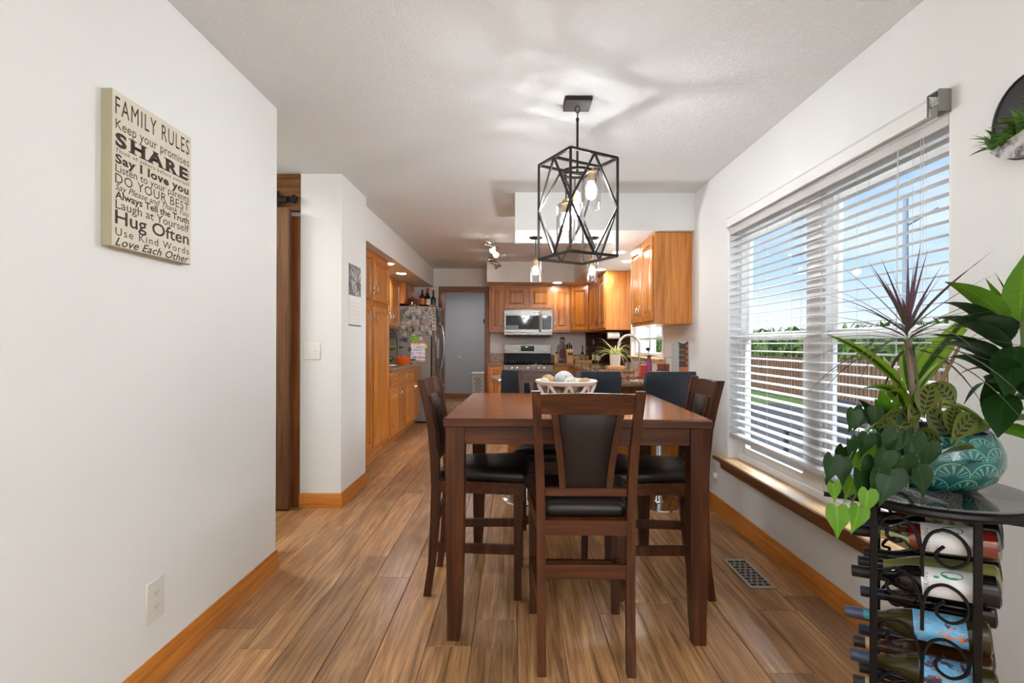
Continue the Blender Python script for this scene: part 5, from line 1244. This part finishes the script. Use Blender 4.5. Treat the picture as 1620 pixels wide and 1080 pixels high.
MB().tube([(-0.035, 0, 0), (-0.035, 0, 0.175), (0.03, 0, 0.175)], 0.0025, 5).tube([(-0.035, 0, 0), (-0.035, 0.06, 0.002)], 0.0025, 5).tube([(0.03, 0, 0.175), (0.03, 0, 0)], 0.0025, 5).build('wire', M['blackmetal'], wf)
gbx = thing('granite_block', 'small square speckled grey block against the window wall', 'block', (on_pen(1106, 4.28)-0.012, 4.28, CZ))
MB().box(-0.033, 0.033, -0.02, 0.02, 0, 0.125, 0.003).build('block_body', weave('salt_pepper_block', (84, 82, 80), (190, 186, 180), 90, 'speck'), gbx)

# ------------------------------------------------------------------ bar stools
def stool(label, x, y, rz):
    s = thing('bar_stool', label, 'stool', (x, y, 0), rz, 'black leather bar stools at the peninsula')
    MB().lathe([(0.0001, 0.022), (0.05, 0.020), (0.15, 0.014), (0.195, 0.008), (0.2, 0.0), (0.0001, 0)], 36).build('base_disc', M['chrome'], s)
    MB().lathe([(0.045, 0.02), (0.03, 0.04), (0.028, 0.30), (0.022, 0.31), (0.022, 0.59), (0.0001, 0.59)], 20).build('column', M['chrome'], s)
    MB().tube([(0.022, 0, 0.27)]+[(0.16*math.cos(a), 0.05+0.15*math.sin(a), 0.27) for a in [R(-20+k*22) for k in range(11)]]+[(-0.022, 0, 0.27)], 0.010, 8).build('footrest', M['chrome'], s)
    MB().box(-0.2, 0.2, -0.19, 0.20, 0.59, 0.67, 0.03).build('seat', M['blackleather'], s)
    lo = []
    for i in range(9):
        z = 0.62+0.39*i/8; k = 0.205-0.004*i if i < 7 else (0.170 if i == 8 else 0.182)
        yb = -0.19-0.012*i; sh = 0.018 if i in (0, 8) else 0.028
        row = []
        for j in range(9): u = -1+j/4; row.append((k*u, yb+0.03*u*u+sh*0.0-sh, z))
        for j in range(9): u = 1-j/4; row.append((k*u, yb+0.03*u*u+sh, z))
        lo.append(row)
    MB().rings(lo).build('backrest', M['blackleather'], s, angle=70)
    return s
stool('black leather bar stool nearest the window wall, right end of peninsula', 1.085, 3.86, R(3))
stool('black leather bar stool in the middle, right of the white bowl', 0.57, 3.88, R(0))
stool('black leather bar stool at the rounded left end of peninsula', 0.105, 3.98, R(-6))
# ------------------------------------------------------------------ wine rack table in the right foreground
ra = Vector((0.8, -0.6, 0)); rbv = Vector((0.6, 0.8, 0))
RC = Vector((1.105, 1.390, 0)); RZ = math.atan2(ra.y, ra.x)
wr = thing('wine_rack_table', 'black wrought iron wine rack with round smoked glass top', 'wine rack', RC, RZ)
hx_, hy_ = 0.102, 0.130; GT = 0.800
BMt = M['blackmetal']
for sx in (-1, 1):
    for sy in (-1, 1): MB().box(sx*hx_-0.0085, sx*hx_+0.0085, sy*hy_-0.0085, sy*hy_+0.0085, 0, GT-0.012, 0.002).build('post', BMt, wr)
TR = 0.222
MB().tube([(TR*math.cos(2*PI*k/56)+0.005, TR*math.sin(2*PI*k/56)+0.015, GT) for k in range(56)], 0.011, 8, True).build('top_ring', BMt, wr)
MB().lathe([(0.0001, 0.004), (TR+0.002, 0.004), (TR+0.006, 0.008), (TR+0.002, 0.012), (0.0001, 0.012)], 56, Matrix.Translation((0.005, 0.015, GT+0.007))).build('glass_top', M['smoked'], wr)
for sy in (-1, 1): MB().box(-0.215, 0.215, sy*hy_-0.006, sy*hy_+0.006, GT-0.016, GT-0.004, 0.001).build('top_bar', BMt, wr)
for sx in (-1, 1): MB().box(sx*hx_-0.006, sx*hx_+0.006, -hy_, hy_, GT-0.016, GT-0.004, 0.001).build('top_bar', BMt, wr)
ROWS = [0.690, 0.577, 0.460, 0.345, 0.230, 0.120]
COLS = [-0.078, 0.005, 0.088]
for z in ROWS:                     # cradle rods that carry the bottles
    for sx in (-1, 1):
        pts = []
        for k in range(37):
            y = -hy_+2*hy_*k/36; d = min(abs(y-c) for c in COLS)
            pts.append((sx*hx_, y, z+(0.006 if sx > 0 else -0.004)-0.046+0.010*min(1, d/0.04)))
        MB().tube(pts, 0.0035, 6).build('cradle_rod', BMt, wr)
def scroll(pts, r=0.0042): return MB().tube(smooth_path(pts, 4), r, 6)
def spiral(cx, cz, r0, r1, a0, a1, n=22): return [(cx+(r0+(r1-r0)*k/n)*math.cos(a0+(a1-a0)*k/n), cz+(r0+(r1-r0)*k/n)*math.sin(a0+(a1-a0)*k/n)) for k in range(n+1)]
for sy in (-1, 1):
    y = sy*(hy_)
    for i in range(5):
        zt_ = GT-0.03-i*0.135
        a = spiral(-0.045, zt_-0.045, 0.016, 0.047, R(250), R(20))         # small hook, left
        a = [(-0.055+0.020*math.cos(R(-40-k*22)), zt_-0.055+0.020*math.sin(R(-40-k*22))) for k in range(0, 9, 2)]
        a += [(-0.088+0.0, zt_-0.040), (-0.080, zt_-0.022), (-0.060, zt_-0.010), (-0.038, zt_-0.012), (-0.018, zt_-0.035), (-0.006, zt_-0.075), (-0.002, zt_-0.10)]
        scroll([(x, y, z) for x, z in a]).build('scroll', BMt, wr)
        b = [(0.040, zt_-0.030-0.035), (0.025, zt_-0.085), (0.030, zt_-0.105), (0.055, zt_-0.115), (0.082, zt_-0.095), (0.086, zt_-0.065), (0.070, zt_-0.038), (0.042, zt_-0.025), (0.014, zt_-0.040), (0.0, zt_-0.080), (-0.002, zt_-0.150)]
        scroll([(x, y, z) for x, z in b]).build('scroll', BMt, wr)
# bottles: base at +x side of the rack, neck towards -x, necks tipped slightly down
art = NT('blue_art_label')
av = art.coords((1, 1, 1)); n1 = art.noise(av, 16, 4, 0.6, 1.5); n2 = art.noise(av, 55, 4, 0.7)
c1 = art.ramp(n1, [(0.34, lin((52, 40, 60))), (0.42, lin((84, 66, 96))), (0.47, lin((110, 176, 214))), (0.62, lin((80, 150, 196))), (0.72, lin((220, 220, 222)))])
art.set(art.mix(art.ramp(n2, [(0.60, (0, 0, 0, 1)), (0.64, (1, 1, 1, 1))]), c1, lin((206, 120, 60))), 0.45)
wl = plain('white_wine_label', (226, 225, 226), 0.5, var=0.01)
grape = NT('grape_label'); grape.set(grape.ramp(grape.noise(grape.coords(), 22, 4, 0.6, 1.0), [(0.40, lin((40, 50, 80))), (0.48, lin((90, 110, 60))), (0.56, lin((196, 160, 134))), (0.7, lin((206, 170, 144)))]), 0.5)
olive_l = plain('olive_label', (128, 124, 66), 0.5)
BG = {'clear': M['bottleclear'], 'black': plain('black_wine_glass', (14, 13, 14), 0.07), 'olive': plain('olive_wine_glass', (52, 46, 18), 0.07), 'brown': plain('brown_wine_glass', (58, 32, 12), 0.07), 'green': plain('yellow_green_glass', (120, 116, 60), 0.08)}
CAP = {'black': plain('black_screw_cap', (30, 30, 31), 0.32, 0.3), 'navy': plain('navy_screw_cap', (48, 54, 74), 0.35, 0.4), 'blue': plain('slate_blue_screw_cap', (72, 80, 104), 0.35, 0.4), 'royal': plain('royal_blue_cap', (38, 58, 110), 0.35, 0.3), 'cream': plain('black_foil', (34, 30, 28), 0.35)}
creamb = plain('cream_neck_band', (196, 170, 130), 0.5); redw = plain('red_wine', (150, 16, 26), 0.15)
teal = plain('teal_print', (60, 150, 160), 0.5)
inkv = plain('grey_ink', (110, 110, 114), 0.6); ggn = plain('green_logo_ink', (40, 140, 100), 0.5)
def wine(label, c, r, glass, cap, lab=None, poke=0.0, owl=False, band=False):
    if owl: prof = [(0.0001, 0.004), (0.03, 0.0), (0.0375, 0.005), (0.0375, 0.165), (0.035, 0.182), (0.027, 0.202), (0.019, 0.218), (0.0148, 0.232), (0.0145, 0.30), (0.0001, 0.30)]
    else: prof = [(0.0001, 0.004), (0.03, 0.0), (0.0375, 0.005), (0.0375, 0.150), (0.034, 0.172), (0.0265, 0.196), (0.0195, 0.216), (0.0155, 0.235), (0.0142, 0.30), (0.0001, 0.30)]
    b = bpy.data.objects.new('wine_bottle', None); col.objects.link(b); tag(b, label, 'bottle', 'wine bottles in the iron rack')
    neck = RC+ra*(-0.152+poke)+rbv*COLS[c]+Vector((0, 0, ROWS[r]))
    base = neck+ra*0.299+Vector((0, 0, 0.025))
    zax = (neck-base).normalized(); xax = (Vector((-0.62, -0.62, 0.5))); xax = (xax-zax*xax.dot(zax)).normalized(); yax = zax.cross(xax)
    b.matrix_world = Matrix.Translation(base) @ Matrix((xax, yax, zax)).transposed().to_4x4()
    MB().lathe(prof, 24).build('glass_body', BG[glass], b)
    MB().lathe([(0.0001, 0.3015), (0.0150, 0.301), (0.0155, 0.299), (0.0155, 0.283), (0.0151, 0.281), (0.0155, 0.279), (0.0158, 0.242), (0.0150, 0.241)], 20, cap=False).build('cap', CAP[cap], b)
    if band: MB().lathe([(0.0161, 0.25), (0.0159, 0.272)], 20, cap=False).build('neck_band', creamb, b)
    if cap == 'blue': MB().lathe([(0.0161, 0.245), (0.0160, 0.258)], 8, a0=-0.8, a1=0.8, cap=False).build('neck_print', teal, b)
    if glass == 'clear': MB().lathe([(0.0001, 0.006), (0.034, 0.008), (0.0345, 0.15), (0.030, 0.175), (0.0001, 0.177)], 20).build('wine', redw, b)
    if lab is not None: MB().lathe([(0.0381, 0.045), (0.0381, 0.150)], 16, a0=-1.25, a1=1.25, cap=False).build('label', lab, b)
    if owl:
        vs, fs = text_mb('WINKING', 0.062, 0.011, spacing=1.2)
        # runs round the bottle beside the label's neck end
        MB().add([(0.0384*math.cos((y0-0.045)/0.0384), 0.0384*math.sin((y0-0.045)/0.0384), 0.146-z0) for (y0, z0, _) in [(x, 0.011-y, 0) for x, y, _ in vs]], fs).build('lettering', inkv, b, recalc=False, smooth=False)
        lg = MB()
        lg.add([(0.0384*math.cos(u), 0.0384*math.sin(u), w) for u, w in [(0.45+0.30*math.cos(a), 0.088+0.022*math.sin(a)) for a in [2*PI*k/24 for k in range(24)]]], [tuple(range(24))])
        lg.build('emblem', ggn, b, recalc=False, smooth=False)
        el = MB().add([(0.0386*math.cos(u), 0.0386*math.sin(u), w) for u, w in [(0.38+0.10*math.cos(a), 0.090+0.008*math.sin(a)) for a in [2*PI*k/16 for k in range(16)]]], [tuple(range(16))])
        el.build('emblem_eye', wl, b, recalc=False, smooth=False)
        el = MB().add([(0.0386*math.cos(u), 0.0386*math.sin(u), w) for u, w in [(0.20+0.085*math.cos(a), 0.119+0.006*math.sin(a)) for a in [2*PI*k/16 for k in range(16)]]], [tuple(range(16))])
        el.build('emblem_dot', ggn, b, recalc=False, smooth=False)
    return b
wine('clear wine bottle with white label and red wine, top front of rack', 0, 0, 'clear', 'black', wl, 0.0, True)
wine('dark wine bottle with royal blue cap, middle of the top rack row', 1, 0, 'black', 'royal', grape.m, 0.012)
wine('dark wine bottle with black cap, rear of the top rack row', 2, 0, 'brown', 'black', None, 0.022)
wine('dark wine bottle with white label, front of the second rack row', 0, 1, 'black', 'black', wl, 0.0, True)
wine('yellow-green wine bottle with olive label, middle of second rack row', 1, 1, 'green', 'black', olive_l, 0.010)
wine('dark wine bottle with black cap, rear of the second rack row', 2, 1, 'black', 'black', None, 0.020)
wine('olive wine bottle with blue art label, front of the third rack row', 0, 2, 'olive', 'blue', art.m, -0.015)
wine('dark wine bottle with navy cap, rear of the third rack row', 2, 2, 'black', 'navy', None, 0.012)
wine('olive wine bottle with blue art label, front of the fourth rack row', 0, 3, 'olive', 'blue', art.m, -0.002)
wine('brown wine bottle with cream neck band, middle of fourth rack row', 1, 3, 'brown', 'cream', None, 0.0, False, True)
wine('dark wine bottle with navy cap, rear of the fourth rack row', 2, 3, 'black', 'navy', None, 0.008)
wine('brown wine bottle with cream neck band, middle of lowest visible row', 1, 4, 'brown', 'cream', None, 0.0, False, True)
wine('olive wine bottle with slate blue cap, front of the fifth rack row', 0, 4, 'olive', 'blue', art.m, 0.02)
wine('dark wine bottle with black cap, rear of the fifth rack row', 2, 4, 'black', 'black', None, 0.01)

# ------------------------------------------------------------------ teal pot with its plants
PZ = GT+0.0195
PC = Vector((1.135, 1.405, PZ))
pp_ = thing('potted_plants', 'mixed green houseplants growing in a teal scallop-patterned pot', 'plant', PC)
tm = NT('teal_scallop_glaze')
tc = tm.n('ShaderNodeTexCoord'); sp = tm.n('ShaderNodeSeparateXYZ'); tm.l(tc.outputs['UV'], sp.inputs[0])
v = tm.math('MULTIPLY', sp.outputs[1], 6.0); row = tm.math('FLOOR', v)
u = tm.math('ADD', tm.math('MULTIPLY', sp.outputs[0], 13), tm.math('MULTIPLY', tm.math('MODULO', row, 2.0), 0.5))
lx = tm.math('SUBTRACT', tm.math('FRACT', u), 0.5); ly = tm.math('ADD', tm.math('FRACT', v), 0.02)
ang = tm.math('ARCTAN2', ly, lx); rad = tm.math('SQRT', tm.math('ADD', tm.math('MULTIPLY', lx, lx), tm.math('MULTIPLY', tm.math('MULTIPLY', ly, ly), 0.3)))
ray = tm.math('GREATER_THAN', tm.math('SINE', tm.math('MULTIPLY', ang, 17)), 0.35)
ray = tm.math('MULTIPLY', ray, tm.math('MULTIPLY', tm.math('GREATER_THAN', rad, 0.13), tm.math('LESS_THAN', rad, 0.44)))
arc = tm.math('MULTIPLY', tm.math('GREATER_THAN', rad, 0.47), tm.math('LESS_THAN', rad, 0.52))
f_ = tm.math('MAXIMUM', ray, arc)
nb = tm.noise(tm.coords((1, 1, 1), False), 12, 3)
tm.set(tm.mix(f_, tm.mix(nb, lin((10, 66, 68)), lin((20, 92, 90))), lin((84, 140, 124))), 0.15, Coat_Weight=0.3)
tm.bump(f_, 0.25, 0.002)
pr = [(0.0001, 0.0), (0.085, 0.0), (0.105, 0.006), (0.140, 0.035), (0.157, 0.072), (0.156, 0.105), (0.145, 0.135), (0.133, 0.152)]
MB().lathe(pr, 48, uvs=True, cap=False).build('pot', tm.m, pp_)
MB().lathe([(0.133, 0.152), (0.129, 0.156), (0.122, 0.150), (0.124, 0.13), (0.0001, 0.128)], 48, cap=False).build('pot_rim', plain('dark_teal_glaze', (24, 62, 64), 0.2), pp_)
MB().lathe([(0.0001, 0.134), (0.123, 0.130)], 32).build('soil', plain('dark_soil', (40, 30, 24), 0.95, var=0.2, scale=80), pp_)
lr = random.Random(31)
def L_at(px, py, Y): return at(px, py, Y)-PC
# (1) dragon tree: thin trunk, crown of narrow purple-green leaves
dt = MB().tube([L_at(1450, 690, 1.36), L_at(1446, 640, 1.36), L_at(1440, 580, 1.36), L_at(1436, 535, 1.36)], [0.0085, 0.0075, 0.0068, 0.0085], 10).build('dragon_tree_stem', plain('dragon_tree_bark', (128, 110, 90), 0.8, var=0.2, scale=60), pp_)
mar = leafmat('dragon_tree_leaf', (62, 54, 48), (108, 102, 86))
marp = leafmat('dragon_tree_young_leaf', (70, 44, 56), (120, 92, 104))
cr = L_at(1436, 528, 1.36)
for k in range(46):
    a = k*2.39996; t = k/46
    el = R(84)-(t**0.7)*R(96)
    ln = 0.19+0.15*min(1, t*1.7)+lr.uniform(-0.02, 0.03)
    dr_ = 0.05+1.25*t
    MB().leaf(cr+Vector((0, 0, 0.03-0.07*t)), (math.cos(a)*math.cos(el), math.sin(a)*math.cos(el), math.sin(el)), ln, 0.0095, dr_, 8, 0.45, 0.3).build('leaf', marp if t < 0.25 else mar, dt, recalc=False)
# (2) broad dark green cane plant at the right
sc_m = plain('green_cane', (86, 104, 56), 0.6)
pts = [L_at(1530, 700, 1.42), L_at(1558, 672, 1.40), L_at(1585, 640, 1.37), L_at(1612, 595, 1.34), L_at(1622, 540, 1.33), L_at(1618, 500, 1.33)]
cs = MB().tube(pts, [0.013, 0.012, 0.011, 0.010, 0.009, 0.007], 8).build('broadleaf_stem', sc_m, pp_)
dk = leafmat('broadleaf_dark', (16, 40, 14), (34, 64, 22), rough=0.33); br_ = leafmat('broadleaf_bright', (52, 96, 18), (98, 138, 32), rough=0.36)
def lf(parent, b, tip, width, mat, droop=0.7, n=8, Yb=1.33, Yt=1.3, shape=0.8, twist=0.0, up=(0, 0, 1)):
    p, q = L_at(b[0], b[1], Yb), L_at(tip[0], tip[1], Yt); d = q-p; ln = d.length*(1+0.06*droop)
    if twist >= 0.9: up = (-0.67, -0.74, 0.15); twist -= 1.2
    d0 = (d.normalized()+Vector((0, 0, droop*0.5))).normalized()
    return MB().leaf(p, d0, ln, width, droop, n, shape, 0.22, up=up, twist=twist).build('leaf', mat, parent, recalc=False)
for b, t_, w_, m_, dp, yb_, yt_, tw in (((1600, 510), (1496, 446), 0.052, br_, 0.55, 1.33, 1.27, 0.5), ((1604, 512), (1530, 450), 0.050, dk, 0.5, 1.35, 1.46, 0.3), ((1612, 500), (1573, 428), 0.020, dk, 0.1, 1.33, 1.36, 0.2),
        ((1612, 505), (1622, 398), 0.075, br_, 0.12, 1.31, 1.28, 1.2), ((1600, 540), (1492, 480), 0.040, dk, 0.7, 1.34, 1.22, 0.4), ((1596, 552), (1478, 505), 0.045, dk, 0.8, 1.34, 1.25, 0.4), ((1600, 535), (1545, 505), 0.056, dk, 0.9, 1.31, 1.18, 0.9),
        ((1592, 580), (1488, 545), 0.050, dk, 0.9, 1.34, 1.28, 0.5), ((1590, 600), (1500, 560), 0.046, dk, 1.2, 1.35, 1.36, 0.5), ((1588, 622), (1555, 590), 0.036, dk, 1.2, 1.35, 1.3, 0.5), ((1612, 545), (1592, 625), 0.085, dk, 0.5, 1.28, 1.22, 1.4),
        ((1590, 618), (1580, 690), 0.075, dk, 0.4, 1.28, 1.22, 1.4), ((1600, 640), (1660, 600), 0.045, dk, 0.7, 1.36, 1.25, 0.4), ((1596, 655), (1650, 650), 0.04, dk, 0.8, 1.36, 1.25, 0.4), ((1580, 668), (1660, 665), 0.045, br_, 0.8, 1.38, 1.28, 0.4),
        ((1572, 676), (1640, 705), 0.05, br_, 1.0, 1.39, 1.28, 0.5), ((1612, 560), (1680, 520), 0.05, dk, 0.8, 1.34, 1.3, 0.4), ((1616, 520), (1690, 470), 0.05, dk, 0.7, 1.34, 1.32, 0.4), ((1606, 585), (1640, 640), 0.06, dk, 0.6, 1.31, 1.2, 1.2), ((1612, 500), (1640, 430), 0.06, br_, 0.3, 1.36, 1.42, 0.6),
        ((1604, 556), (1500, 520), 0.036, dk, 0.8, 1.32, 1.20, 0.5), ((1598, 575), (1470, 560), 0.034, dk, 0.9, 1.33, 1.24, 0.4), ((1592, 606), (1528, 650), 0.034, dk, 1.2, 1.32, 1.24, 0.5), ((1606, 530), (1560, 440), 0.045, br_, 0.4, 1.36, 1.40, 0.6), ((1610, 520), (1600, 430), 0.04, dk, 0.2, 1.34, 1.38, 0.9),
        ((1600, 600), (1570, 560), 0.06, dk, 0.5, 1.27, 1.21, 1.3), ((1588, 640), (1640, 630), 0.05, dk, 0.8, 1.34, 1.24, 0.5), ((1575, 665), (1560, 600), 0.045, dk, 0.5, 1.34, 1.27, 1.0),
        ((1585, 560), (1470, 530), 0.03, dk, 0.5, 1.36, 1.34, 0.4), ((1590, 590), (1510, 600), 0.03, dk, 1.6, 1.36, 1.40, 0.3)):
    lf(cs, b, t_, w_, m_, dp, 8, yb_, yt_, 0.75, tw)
# dry straw-coloured leaves drooping across the middle
strw = plain('dry_leaf', (150, 126, 92), 0.7)
ds_ = MB().tube([L_at(1470, 690, 1.40), L_at(1490, 600, 1.40), L_at(1520, 540, 1.40)], [0.007, 0.006, 0.004], 6).build('dry_stem', strw, pp_)
for b, t_ in (((1520, 545), (1640, 520)), ((1515, 548), (1650, 510)), ((1510, 552), (1640, 545)), ((1500, 560), (1605, 490))):
    lf(ds_, b, t_, 0.007, strw, 0.25, 5, 1.40, 1.36)
# (3) lime striped dracaena low in the middle
lime = leafmat('lime_striped_leaf', (36, 76, 20), (134, 168, 44), 'mid', 0.32)
ls = MB().tube([L_at(1436, 695, 1.44), L_at(1434, 660, 1.44), L_at(1436, 620, 1.44)], [0.010, 0.009, 0.007], 8).build('lime_plant_stem', sc_m, pp_)
for b, t_, w_, dp, yt_ in (((1436, 620), (1312, 528), 0.044, 0.7, 1.50), ((1434, 632), (1346, 625), 0.036, 1.3, 1.40), ((1438, 618), (1548, 486), 0.052, 0.35, 1.50), ((1440, 625), (1530, 520), 0.046, 0.5, 1.56), ((1436, 615), (1428, 545), 0.040, 0.2, 1.56), ((1442, 612), (1470, 545), 0.044, 0.3, 1.60),
        ((1450, 640), (1560, 690), 0.034, 1.5, 1.36), ((1432, 640), (1395, 560), 0.040, 0.6, 1.60), ((1440, 640), (1500, 560), 0.04, 0.7, 1.38), ((1430, 640), (1360, 690), 0.04, 1.3, 1.50), ((1434, 645), (1400, 620), 0.042, 0.9, 1.34)):
    lf(ls, b, t_, w_, lime, dp, 8, 1.44, yt_, 0.8, 0.5)
# (4) prayer plant with dark feathered blotches
pry = leafmat('prayer_leaf', (62, 78, 28), (104, 114, 44), 'blotch', 0.4)
ps = MB().tube([L_at(1480, 700, 1.36), L_at(1484, 660, 1.35), L_at(1490, 630, 1.34)], 0.004, 6).build('prayer_plant_stem', plain('prayer_stem', (120, 110, 60), 0.6), pp_)
for b, t_, w_, dp, yb_, yt_, tw in (((1474, 605), (1462, 655), 0.052, 0.6, 1.30, 1.28, 1.3), ((1474, 603), (1505, 640), 0.048, 0.9, 1.31, 1.27, 0.9), ((1480, 612), (1442, 668), 0.05, 0.7, 1.32, 1.30, 1.3), ((1512, 640), (1504, 685), 0.040, 0.6, 1.31, 1.27, 1.3), ((1545, 655), (1508, 705), 0.050, 0.7, 1.30, 1.23, 1.2),
        ((1543, 708), (1486, 722), 0.038, 0.5, 1.26, 1.21, 0.8), ((1556, 728), (1512, 742), 0.022, 0.4, 1.25, 1.22, 0.5), ((1430, 655), (1384, 682), 0.05, 0.8, 1.33, 1.28, 0.9), ((1448, 690), (1490, 700), 0.05, 0.9, 1.32, 1.25, 0.9), ((1552, 660), (1530, 690), 0.045, 0.7, 1.33, 1.30, 1.0), ((1470, 640), (1500, 700), 0.05, 0.6, 1.33, 1.30, 1.2), ((1452, 640), (1420, 690), 0.05, 0.6, 1.33, 1.31, 1.2)):
    lf(ps, b, t_, w_, pry, dp, 8, yb_, yt_, 0.85, tw)
    MB().tube([L_at(1484, 690, 1.35), L_at((1484+b[0])/2, (680+b[1])/2-6, (1.35+yb_)/2), L_at(b[0], b[1], yb_)], 0.0018, 5).build('leaf_stalk', bpy.data.materials['prayer_stem'], ps)
# (5) heart-leaf vine spilling over the left side
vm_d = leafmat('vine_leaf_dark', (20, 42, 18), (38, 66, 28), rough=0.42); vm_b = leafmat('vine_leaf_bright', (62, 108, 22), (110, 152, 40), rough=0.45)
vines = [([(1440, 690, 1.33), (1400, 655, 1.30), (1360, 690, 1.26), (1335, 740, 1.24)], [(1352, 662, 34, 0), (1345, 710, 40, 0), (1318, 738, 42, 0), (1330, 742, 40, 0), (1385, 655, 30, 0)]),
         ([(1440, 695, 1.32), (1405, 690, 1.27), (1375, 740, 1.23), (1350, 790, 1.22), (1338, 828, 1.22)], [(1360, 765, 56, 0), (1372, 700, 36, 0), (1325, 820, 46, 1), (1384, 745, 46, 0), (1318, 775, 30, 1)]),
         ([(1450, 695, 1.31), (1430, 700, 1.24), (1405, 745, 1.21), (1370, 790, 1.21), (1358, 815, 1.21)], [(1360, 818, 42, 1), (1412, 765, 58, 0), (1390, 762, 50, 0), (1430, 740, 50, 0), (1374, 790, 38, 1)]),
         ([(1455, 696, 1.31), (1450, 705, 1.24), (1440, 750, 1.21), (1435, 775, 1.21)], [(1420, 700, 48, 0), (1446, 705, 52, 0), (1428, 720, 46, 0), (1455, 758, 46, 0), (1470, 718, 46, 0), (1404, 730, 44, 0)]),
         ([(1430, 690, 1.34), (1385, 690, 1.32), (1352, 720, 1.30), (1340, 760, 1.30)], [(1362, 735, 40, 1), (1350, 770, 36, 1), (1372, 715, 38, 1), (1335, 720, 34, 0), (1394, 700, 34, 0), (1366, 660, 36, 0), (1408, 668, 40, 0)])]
for path_, leaves in vines:
    vp = [L_at(*q) for q in path_]
    vo_ = MB().tube(vp, 0.0022, 5).build('vine_stem', bpy.data.materials['green_cane'], pp_)
    for (px, py, sz, kind) in leaves:
        Yq = min(path_, key=lambda q: (q[0]-px)**2+(q[1]-py)**2)[2]-0.015
        p = L_at(px, py-sz*0.42, Yq); s_m = sz*Yq/810
        d = Vector((lr.uniform(-0.5, 0.25), lr.uniform(-0.25, 0.1), -1)); nr = Vector((lr.uniform(-0.4, 0.3), -1, lr.uniform(0.1, 0.6)))
        near = min(vp, key=lambda q: (q-p).length)
        MB().heart(p, d, nr, s_m*1.02).build('leaf', vm_b if kind else vm_d, vo_, recalc=False)
        MB().tube([near, (near+p)/2+Vector((0, -0.004, 0.008)), p], 0.0011, 4).build('leaf_stalk', bpy.data.materials['green_cane'], vo_)
# dark glossy small leaves at the left back of the pot
gs = MB().tube([L_at(1410, 695, 1.38), L_at(1404, 660, 1.37)], 0.006, 6).build('leafy_stem', sc_m, pp_)
for b, t_, w_ in (((1408, 680), (1393, 615), 0.042), ((1405, 685), (1360, 632), 0.030), ((1410, 680), (1385, 630), 0.036), ((1412, 680), (1420, 622), 0.038), ((1406, 690), (1352, 650), 0.028), ((1415, 690), (1440, 640), 0.036), ((1420, 690), (1408, 640), 0.04)):
    lf(gs, b, t_, w_, dk if w_ < 0.035 else br_, 0.5, 6, 1.38, 1.32, 0.8, 0.6)

# ------------------------------------------------------------------ round wall planter
pl = thing('wall_planter', 'round black wall planter with marbled pocket and succulents', 'planter', (XR, 1.447, 1.848), R(-90))
disc = [(0.115*math.cos(a)*(1.0 if math.sin(a) < 0 else 0.97), 0.112*math.sin(a)*(1 if math.sin(a) < 0 else 1.12)) for a in [2*PI*k/48 for k in range(48)]]
MB().prism(disc, 0.001, 0.012, XZ).build('back_disc', M['black'], pl)
MB().tube([(x, -0.013, z) for x, z in disc], 0.004, 6, True).build('rim', M['black'], pl)
pk_ = [(x, z) for x, z in disc if z < -0.035+x*0.30]
pk_ = sorted(pk_, key=lambda q: math.atan2(q[1]+0.05, q[0]))
mbm = weave('marbled_pocket', (96, 94, 92), (206, 204, 202), 34, 'marble')
MB().prism(pk_, 0.012, 0.042, XZ).build('pocket', mbm, pl)
g1 = leafmat('succulent_bright', (86, 136, 50), (138, 182, 84)); g2 = leafmat('succulent_dark', (52, 92, 36), (98, 134, 56)); g3 = leafmat('succulent_red', (90, 44, 44), (132, 80, 66))
for k in range(64):
    x = -0.085+0.17*((k*0.618) % 1.0); ty = k % 3
    a = lr.uniform(-0.9, 0.9); up_ = lr.uniform(0.1, 0.9)
    MB().leaf((x, -0.032, -0.045+x*0.25+lr.uniform(-0.01, 0.01)), (math.sin(a)+x*3, -0.35-lr.random()*0.4, up_), lr.uniform(0.045, 0.085), (0.017, 0.022, 0.010)[ty], 0.5, 5, 0.7, 0.3).build('leaf', (g1, g2, g3 if k % 2 else g1)[ty], pl, recalc=False)
